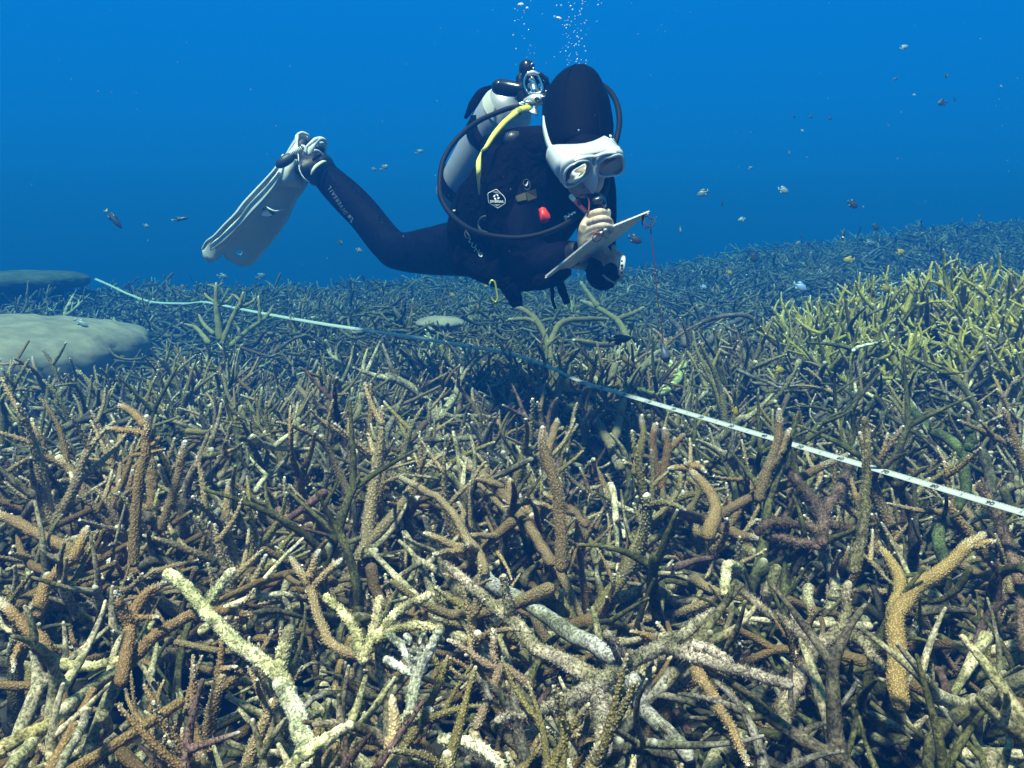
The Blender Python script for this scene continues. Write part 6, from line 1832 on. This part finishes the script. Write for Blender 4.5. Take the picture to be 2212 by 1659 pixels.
def b8(x, y): return (1050.7 + x * 0.15, y * 0.15)
LH = [(495, 65, 45, 1), (585, 120, 19, 0)]
left_b = [(412, 130, 10), (447, 152, 7), (540, 155, 8), (547, 182, 8), (640, 18, 8), (805, 200, 7), (513, 252, 6), (410, 302, 10), (447, 285, 5), (473, 288, 5), (545, 350, 14), (605, 428, 8), (387, 508, 14), (514, 516, 5), (548, 556, 8), (632, 650, 7), (644, 665, 6), (428, 704, 13), (605, 720, 7), (692, 768, 8), (632, 765, 5), (583, 828, 7), (424, 930, 7), (90, 145, 5), (600, 950, 5)]
right_b = [(1012, 80, 13), (1077, 78, 15), (1213, 90, 17), (1240, 140, 16), (1185, 38, 9), (1270, 50, 9), (1383, 18, 11), (1383, 55, 13), (1423, 25, 9), (1372, 130, 15), (1345, 165, 12), (1355, 210, 13), (1322, 222, 7), (1608, 72, 15), (1657, 45, 8), (1614, 5, 7), (980, 240, 16),
           (1190, 248, 11), (1276, 236, 11), (1276, 275, 9), (1130, 300, 7), (1165, 292, 7), (1180, 292, 6), (1223, 313, 11), (1440, 296, 10), (1414, 335, 13), (1362, 345, 8), (1285, 356, 6), (1093, 356, 6), (1130, 370, 13), (1160, 360, 14), (1193, 356, 7), (1208, 370, 9), (1150, 405, 10), (1315, 411, 5), (1468, 412, 4), (1270, 445, 10), (1257, 465, 9), (1365, 442, 14), (1310, 470, 7),
           (1150, 485, 7), (1104, 497, 5), (1437, 500, 7), (1182, 515, 7), (1163, 538, 7), (1208, 555, 6), (1307, 528, 15), (1325, 542, 10), (1375, 558, 13), (1337, 598, 12), (1187, 616, 10), (1227, 629, 9), (1147, 660, 7), (1290, 640, 15), (1268, 662, 12), (1331, 652, 10), (1178, 684, 12), (1412, 668, 11), (1100, 690, 5), (1145, 740, 10), (1066, 750, 9), (1429, 735, 12), (1296, 757, 8), (1305, 788, 11), (1207, 782, 7), (1192, 808, 10),
           (979, 818, 8), (1303, 855, 10), (1365, 864, 12), (1435, 870, 12), (1163, 862, 8), (1215, 868, 6), (1300, 885, 10), (1285, 890, 8), (1450, 885, 6), (1190, 902, 7), (1170, 932, 9), (1340, 914, 9), (1429, 921, 9), (1298, 948, 10), (1328, 950, 10), (1351, 952, 9), (1155, 1006, 11), (1189, 1022, 8), (1421, 986, 8), (1600, 300, 7), (1585, 312, 7), (1556, 877, 4)]
rr = random.Random(8)
for x, y, rp in left_b:
    bubble(*b8(x, y), rp * 0.15 * 0.85, 2.42 + rr.uniform(-0.06, 0.06), label='small silvery air bubble rising above the tank valve', grp='small bubbles rising above the tank valve')
for x, y, rp in right_b:
    bubble(*b8(x, y), rp * 0.15 * 0.85, 2.22 + rr.uniform(-0.07, 0.07))
bubble(*b8(495, 72), 7.0, 2.42, True, 'largest silvery air bubble, cap shaped, above the tank valve', 'large bubbles', 1.0, 0.7)
bubble(*b8(585, 120), 3.3, 2.42, False, 'round bright air bubble just below the cap shaped one above the valve', 'large bubbles')
bubble(*b8(1042, 265), 6.2, 2.25, True, 'large flattened air bubble at the side of the bubble stream above the hood', 'large bubbles', 1.1, 0.6)

# ------------------------------------------------------------------ fish
def fish_meshes(h=0.42, thick=0.16):
    """length 1 along +x (nose); returns body, tail, dorsal, anal"""
    n, k = 16, 14
    xs_ = np.linspace(0.5, -0.36, n)
    prof_ = np.array([0.02, 0.30, 0.55, 0.74, 0.88, 0.97, 1.0, 0.98, 0.92, 0.83, 0.71, 0.57, 0.42, 0.30, 0.22, 0.19]) * h / 2
    P = np.stack((xs_, np.zeros(n), np.zeros(n)), 1)
    V, q, _ = tubes(P, prof_, k, R2=np.maximum(prof_ * thick / h * 1.15, 0.006), ref=(0, 0, 1))
    a = G(); a.add(V, q)
    def plate(pts, th=0.012):
        gg = G(); m = len(pts); p3 = [(x, -th / 2, z) for x, z in pts] + [(x, th / 2, z) for x, z in pts]
        q_ = [(i, (i + 1) % m, m + (i + 1) % m, m + i) for i in range(m)]
        t_ = [(0, i + 1, i) for i in range(1, m - 1)] + [(m, m + i, m + i + 1) for i in range(1, m - 1)]
        gg.add(p3, q_, t_); return gg
    s = h / 0.42
    tail = plate([(-0.34, 0.0), (-0.33, 0.045 * s), (-0.44, 0.12 * s), (-0.52, 0.17 * s), (-0.47, 0.0), (-0.52, -0.17 * s), (-0.44, -0.12 * s), (-0.33, -0.045 * s)])
    dors = plate([(0.22, 0.17 * s), (0.10, 0.25 * s), (-0.05, 0.28 * s), (-0.20, 0.27 * s), (-0.29, 0.16 * s), (-0.25, 0.09 * s), (0.0, 0.16 * s)])
    anal = plate([(0.0, -0.17 * s), (-0.10, -0.26 * s), (-0.22, -0.24 * s), (-0.29, -0.12 * s), (-0.22, -0.09 * s)])
    return a, tail, dors, anal


FM = {}
FISHM = {}
FCOL = dict(dark=(0.03, 0.035, 0.045), yellow=(0.30, 0.23, 0.015), pale=(0.07, 0.12, 0.18), silver=(0.12, 0.15, 0.17), blue=(0.16, 0.26, 0.50), grey=(0.22, 0.26, 0.30))
FMAT = {k_: plain(k_ + '_scales', v_, 0.4, noise=0.15, scale=40) for k_, v_ in FCOL.items()}
M_EYE = plain('fish_eye', (0.01, 0.01, 0.01), 0.2)


def fish(px, py, ln, d, ang, kind, label, h=0.46, yaw=0.25, grp=None, tailcol=None):
    key = round(h, 2)
    if key not in FM: FM[key] = [g_.mesh('fish') for g_ in fish_meshes(h, 0.16)]
    f_ = empty('reef_fish', Wp(px, py, d), label, 'fish', grp)
    s = ln * d / F
    X = RGT * math.cos(ang) * math.cos(yaw) - UPV * math.sin(ang) * math.cos(yaw) + FWD * math.sin(yaw)
    Zv = UPV - X * (UPV @ X)
    if np.linalg.norm(Zv) < 0.2: Zv = RGT - X * (RGT @ X)
    Zv /= np.linalg.norm(Zv); Yv = np.cross(Zv, X)
    M = Matrix([[X[i] * s, Yv[i] * s, Zv[i] * s, 0] for i in range(3)] + [[0, 0, 0, 1]])
    for nm, me_ in zip(('body', 'tail_fin', 'dorsal_fin', 'anal_fin'), FM[key]):
        o = bpy.data.objects.new(nm, me_); COL.objects.link(o); o.parent = f_; o.matrix_local = M
        if not me_.materials: me_.materials.append(None)
        o.material_slots[0].link = 'OBJECT'
        o.material_slots[0].material = FMAT[tailcol] if (tailcol and nm == 'tail_fin') else FMAT[kind]
    f_['_m'] = 0
    del f_['_m']
    FISHM[f_.name] = M
    return f_


fr_ = random.Random(12)
R_ = math.radians
# angle: direction of the nose in the picture, clockwise from the right
fish(246, 474, 52, 4.2, R_(52), 'dark', 'slender dark fish diving steeply in open water left of the fins', 0.24, tailcol='yellow')
fish(390, 473, 38, 4.6, R_(-12), 'dark', 'small slender dark fish below the tip of the white fin blade', 0.2, tailcol='yellow')
fish(316, 488, 15, 4.2, R_(20), 'pale', 'tiny pale fish between the two slender dark fish', 0.5)
fish(176, 698, 34, 3.6, R_(30), 'grey', 'grey fish swimming over the pale boulder coral', 0.34)
fish(48, 895, 44, 2.3, R_(175), 'dark', 'dark round fish low between the branches at the edge of the bed', 0.5)
fish(1518, 417, 26, 3.8, R_(160), 'silver', 'silver grey fish nearest the mask in open water', 0.5)
fish(1692, 411, 26, 3.7, R_(10), 'grey', 'grey blue fish with a pale belly in open water', 0.52)
fish(1842, 441, 28, 3.6, R_(25), 'dark', 'dark oval fish above the far coral, darkest of the open water group', 0.58)
fish(1560, 437, 18, 3.9, R_(85), 'dark', 'small dark fish hanging head down beside the silver grey fish', 0.5)
fish(1602, 474, 16, 4.3, R_(170), 'grey', 'small grey fish just above the far reef, below the head down fish', 0.5)
fish(1470, 497, 18, 4.0, R_(80), 'grey', 'faint grey fish beside the hanging cord with a yellow tail', 0.45, tailcol='yellow')
fish(1372, 517, 34, 3.2, R_(20), 'dark', 'dark fish half hidden between the slate and the hanging cord', 0.5)
fish(1340, 733, 56, 2.7, R_(-8), 'dark', 'long dark fish low in the coral under the slate', 0.3)
ff = fish(1821, 510, 34, 3.0, R_(-78), 'dark', 'upright black fish with white bands above the yellow green coral', 0.36, tailcol='yellow')
for (dx, rad) in ((0.16, 0.150), (-0.12, 0.13)):
    th = np.linspace(0, 2 * math.pi, 16, endpoint=False)
    P = np.array([(dx - 0.05, 0, 0), (dx + 0.05, 0, 0)]); V, q, _ = tubes(P, np.full(2, rad + 0.008), 16, R2=np.full(2, 0.085), ref=(0, 0, 1), cap0=False, cap1=False)
    g = G(); g.add(V, q); o = link('white_band', g.mesh('white_band'), M_SKIRT); o.parent = ff; o.location = (0, 0, 0); o.matrix_local = FISHM[ff.name]
for (x, y, ln, d, a, lb) in ((1576, 589, 15, 3.6, 0.2, 'small yellow fish by itself above the far coral behind the hanging cord'), (1834, 561, 24, 3.4, 3.1, 'yellow fish level with the far coral, below the banded black fish'),
                             (1945, 545, 24, 3.5, -0.3, 'yellow fish highest above the yellow green coral'), (1911, 622, 26, 3.0, 0.3, 'yellow fish among the top branches of the yellow green coral'),
                             (1683, 800, 28, 2.3, -0.1, 'yellow fish below the yellow green coral, largest of the yellow ones'), (1588, 888, 28, 2.1, 1.0, 'orange yellow fish tucked in the branches behind the tape'),
                             (977, 637, 14, 4.2, 0.4, 'tiny yellow fish under the knee of the diver'), (1032, 663, 15, 3.8, 1.3, 'tiny yellow fish under the hip of the diver'),
                             (1050, 618, 10, 3.9, 0.1, 'faintest tiny yellow fish just below the wetsuit')):
    fish(x, y, ln, d, a, 'yellow', lb, 0.5, yaw=0.3)
for (x, y, ln, d, a, kd, lb) in ((1728, 619, 32, 3.0, 0.5, 'blue', 'pale blue fish over the front of the yellow green coral'), (1924, 594, 16, 3.2, -0.9, 'pale', 'small white fish tilted upward over the yellow green coral'),
                                 (1723, 527, 18, 3.9, -0.8, 'pale', 'pale tilted fish far off above the reef slope'), (1877, 525, 24, 4.0, 0.1, 'pale', 'pale lilac fish beside the banded black fish'),
                                 (1627, 557, 24, 3.8, 0.8, 'dark', 'dark fish low over the far reef behind the tape'), (1891, 491, 22, 4.2, 0.3, 'dark', 'dim dark fish on the reef slope above the banded one'),
                                 (480, 597, 24, 4.8, 0.1, 'pale', 'pale fish just above the antler shaped coral bush'), (563, 597, 22, 5.0, -0.4, 'pale', 'pale fish farther off behind the antler shaped coral bush'),
                                 (830, 362, 20, 4.6, -0.5, 'pale', 'white fish in open water above the thigh of the diver, uppermost'), (808, 366, 14, 4.9, 0.1, 'pale', 'thin pale fish beside the uppermost white fish'),
                                 (906, 328, 20, 4.8, -0.4, 'pale', 'pale fish just left of the tank'), (735, 524, 16, 4.8, 0.7, 'dark', 'small dark fish in the gap between fin and thigh'),
                                 (776, 541, 16, 4.6, 0.3, 'silver', 'small silver fish in the gap under the knee'), (2035, 222, 22, 4.4, 2.9, 'dark', 'dim dark fish, largest of the faint school high in the water'),
                                 (2044, 164, 13, 5.0, 1.4, 'dark', 'dim fish hanging upright, highest of the faint school'), (2062, 213, 13, 5.0, 1.2, 'dark', 'dim fish right beside the largest of the faint school'),
                                 (1934, 171, 11, 5.0, -0.5, 'dark', 'tiny dim fish left of the faint school high in the water'), (1715, 252, 10, 5.0, 0.2, 'dark', 'tiny dim fish, first of three in a row'),
                                 (1752, 253, 11, 5.0, -0.4, 'dark', 'tiny dim fish, middle of three in a row'), (1792, 256, 11, 5.1, 0.3, 'dark', 'tiny dim fish, last of three in a row'),
                                 (1953, 102, 20, 7.0, -0.4, 'grey', 'faint pale fish near the top of the water'), (1975, 205, 9, 6.5, 0.1, 'grey', 'tiny pale fleck of a fish near the faint school'),
                                 (2163, 187, 9, 6.5, 0.1, 'grey', 'tiny pale fish far out beyond the faint school'), (1733, 282, 8, 6.5, 0.6, 'grey', 'tiny pale fish under the three in a row'),
                                 (1621, 363, 13, 4.6, -0.4, 'pale', 'small whitish fish above the silver grey one'), (1705, 331, 13, 5.0, 1.3, 'silver', 'faint silver fish hanging upright in open water'),
                                 (1520, 620, 16, 3.6, 0.2, 'blue', 'little pale blue fish low behind the hanging cord'), (2185, 640, 22, 3.4, 0.2, 'blue', 'pale blue fish at the edge of the yellow green coral')):
    fish(x, y, ln, d, a, kd, lb, fr_.choice((0.44, 0.5, 0.54)), yaw=fr_.uniform(-0.4, 0.5))
# ------------------------------------------------------------------ drifting particles
rg = np.random.default_rng(31)
g = G()
n_ = 380
base_, bq_, _s = tubes(np.array([[(0, 0, -0.5), (0, 0, 0.5)]]), np.array([[0.6, 0.6]]), 5)
for i in range(n_):
    d_ = 0.7 + 3.2 * rg.random() ** 0.8
    px_, py_ = rg.random() * 2212, rg.random() * (900 if d_ > 1.4 else 1300)
    w_ = Wp(px_, py_, d_)
    if w_[2] < float(gtop(w_[0], w_[1])) + 0.02: continue
    s_ = rg.choice((0.00035, 0.0005, 0.0008)) * (0.6 + 0.5 * d_)
    g.add(base_ * s_ * rg.uniform(0.6, 1.3, 3) + w_, bq_)
tag(g.obj('drifting_particles', plain('plankton_fleck', (0.2, 0.25, 0.28), 0.7)), 'fine pale specks of plankton drifting in the water', 'plankton', kind='stuff')
# ------------------------------------------------------------------ haze: the water itself
def box_mesh(name, x0, x1, y0, y1, z0, z1):
    v = [(x, y, z) for x in (x0, x1) for y in (y0, y1) for z in (z0, z1)]
    f = [(0, 1, 3, 2), (4, 6, 7, 5), (0, 4, 5, 1), (2, 3, 7, 6), (0, 2, 6, 4), (1, 5, 7, 3)]
    me = bpy.data.meshes.new(name); me.from_pydata(v, [], f); me.update()
    return me


hm_ = bpy.data.materials.new('water_haze')
hm_.use_nodes = True
ht = hm_.node_tree
for n_ in list(ht.nodes): ht.nodes.remove(n_)
ho = ht.nodes.new('ShaderNodeOutputMaterial')
pv = ht.nodes.new('ShaderNodeVolumePrincipled')
pv.inputs['Color'].default_value = (0.003, 0.048, 0.212, 1)
pv.inputs['Absorption Color'].default_value = (0.10, 0.60, 0.63, 1)
pv.inputs['Density'].default_value = 0.34
pv.inputs['Anisotropy'].default_value = 0.1
ht.links.new(pv.outputs[0], ho.inputs['Volume'])
hz = link('haze', box_mesh('haze', -16, 16, -3, 22, -3.4, 1.25), hm_)
tag(hz, kind='stuff')
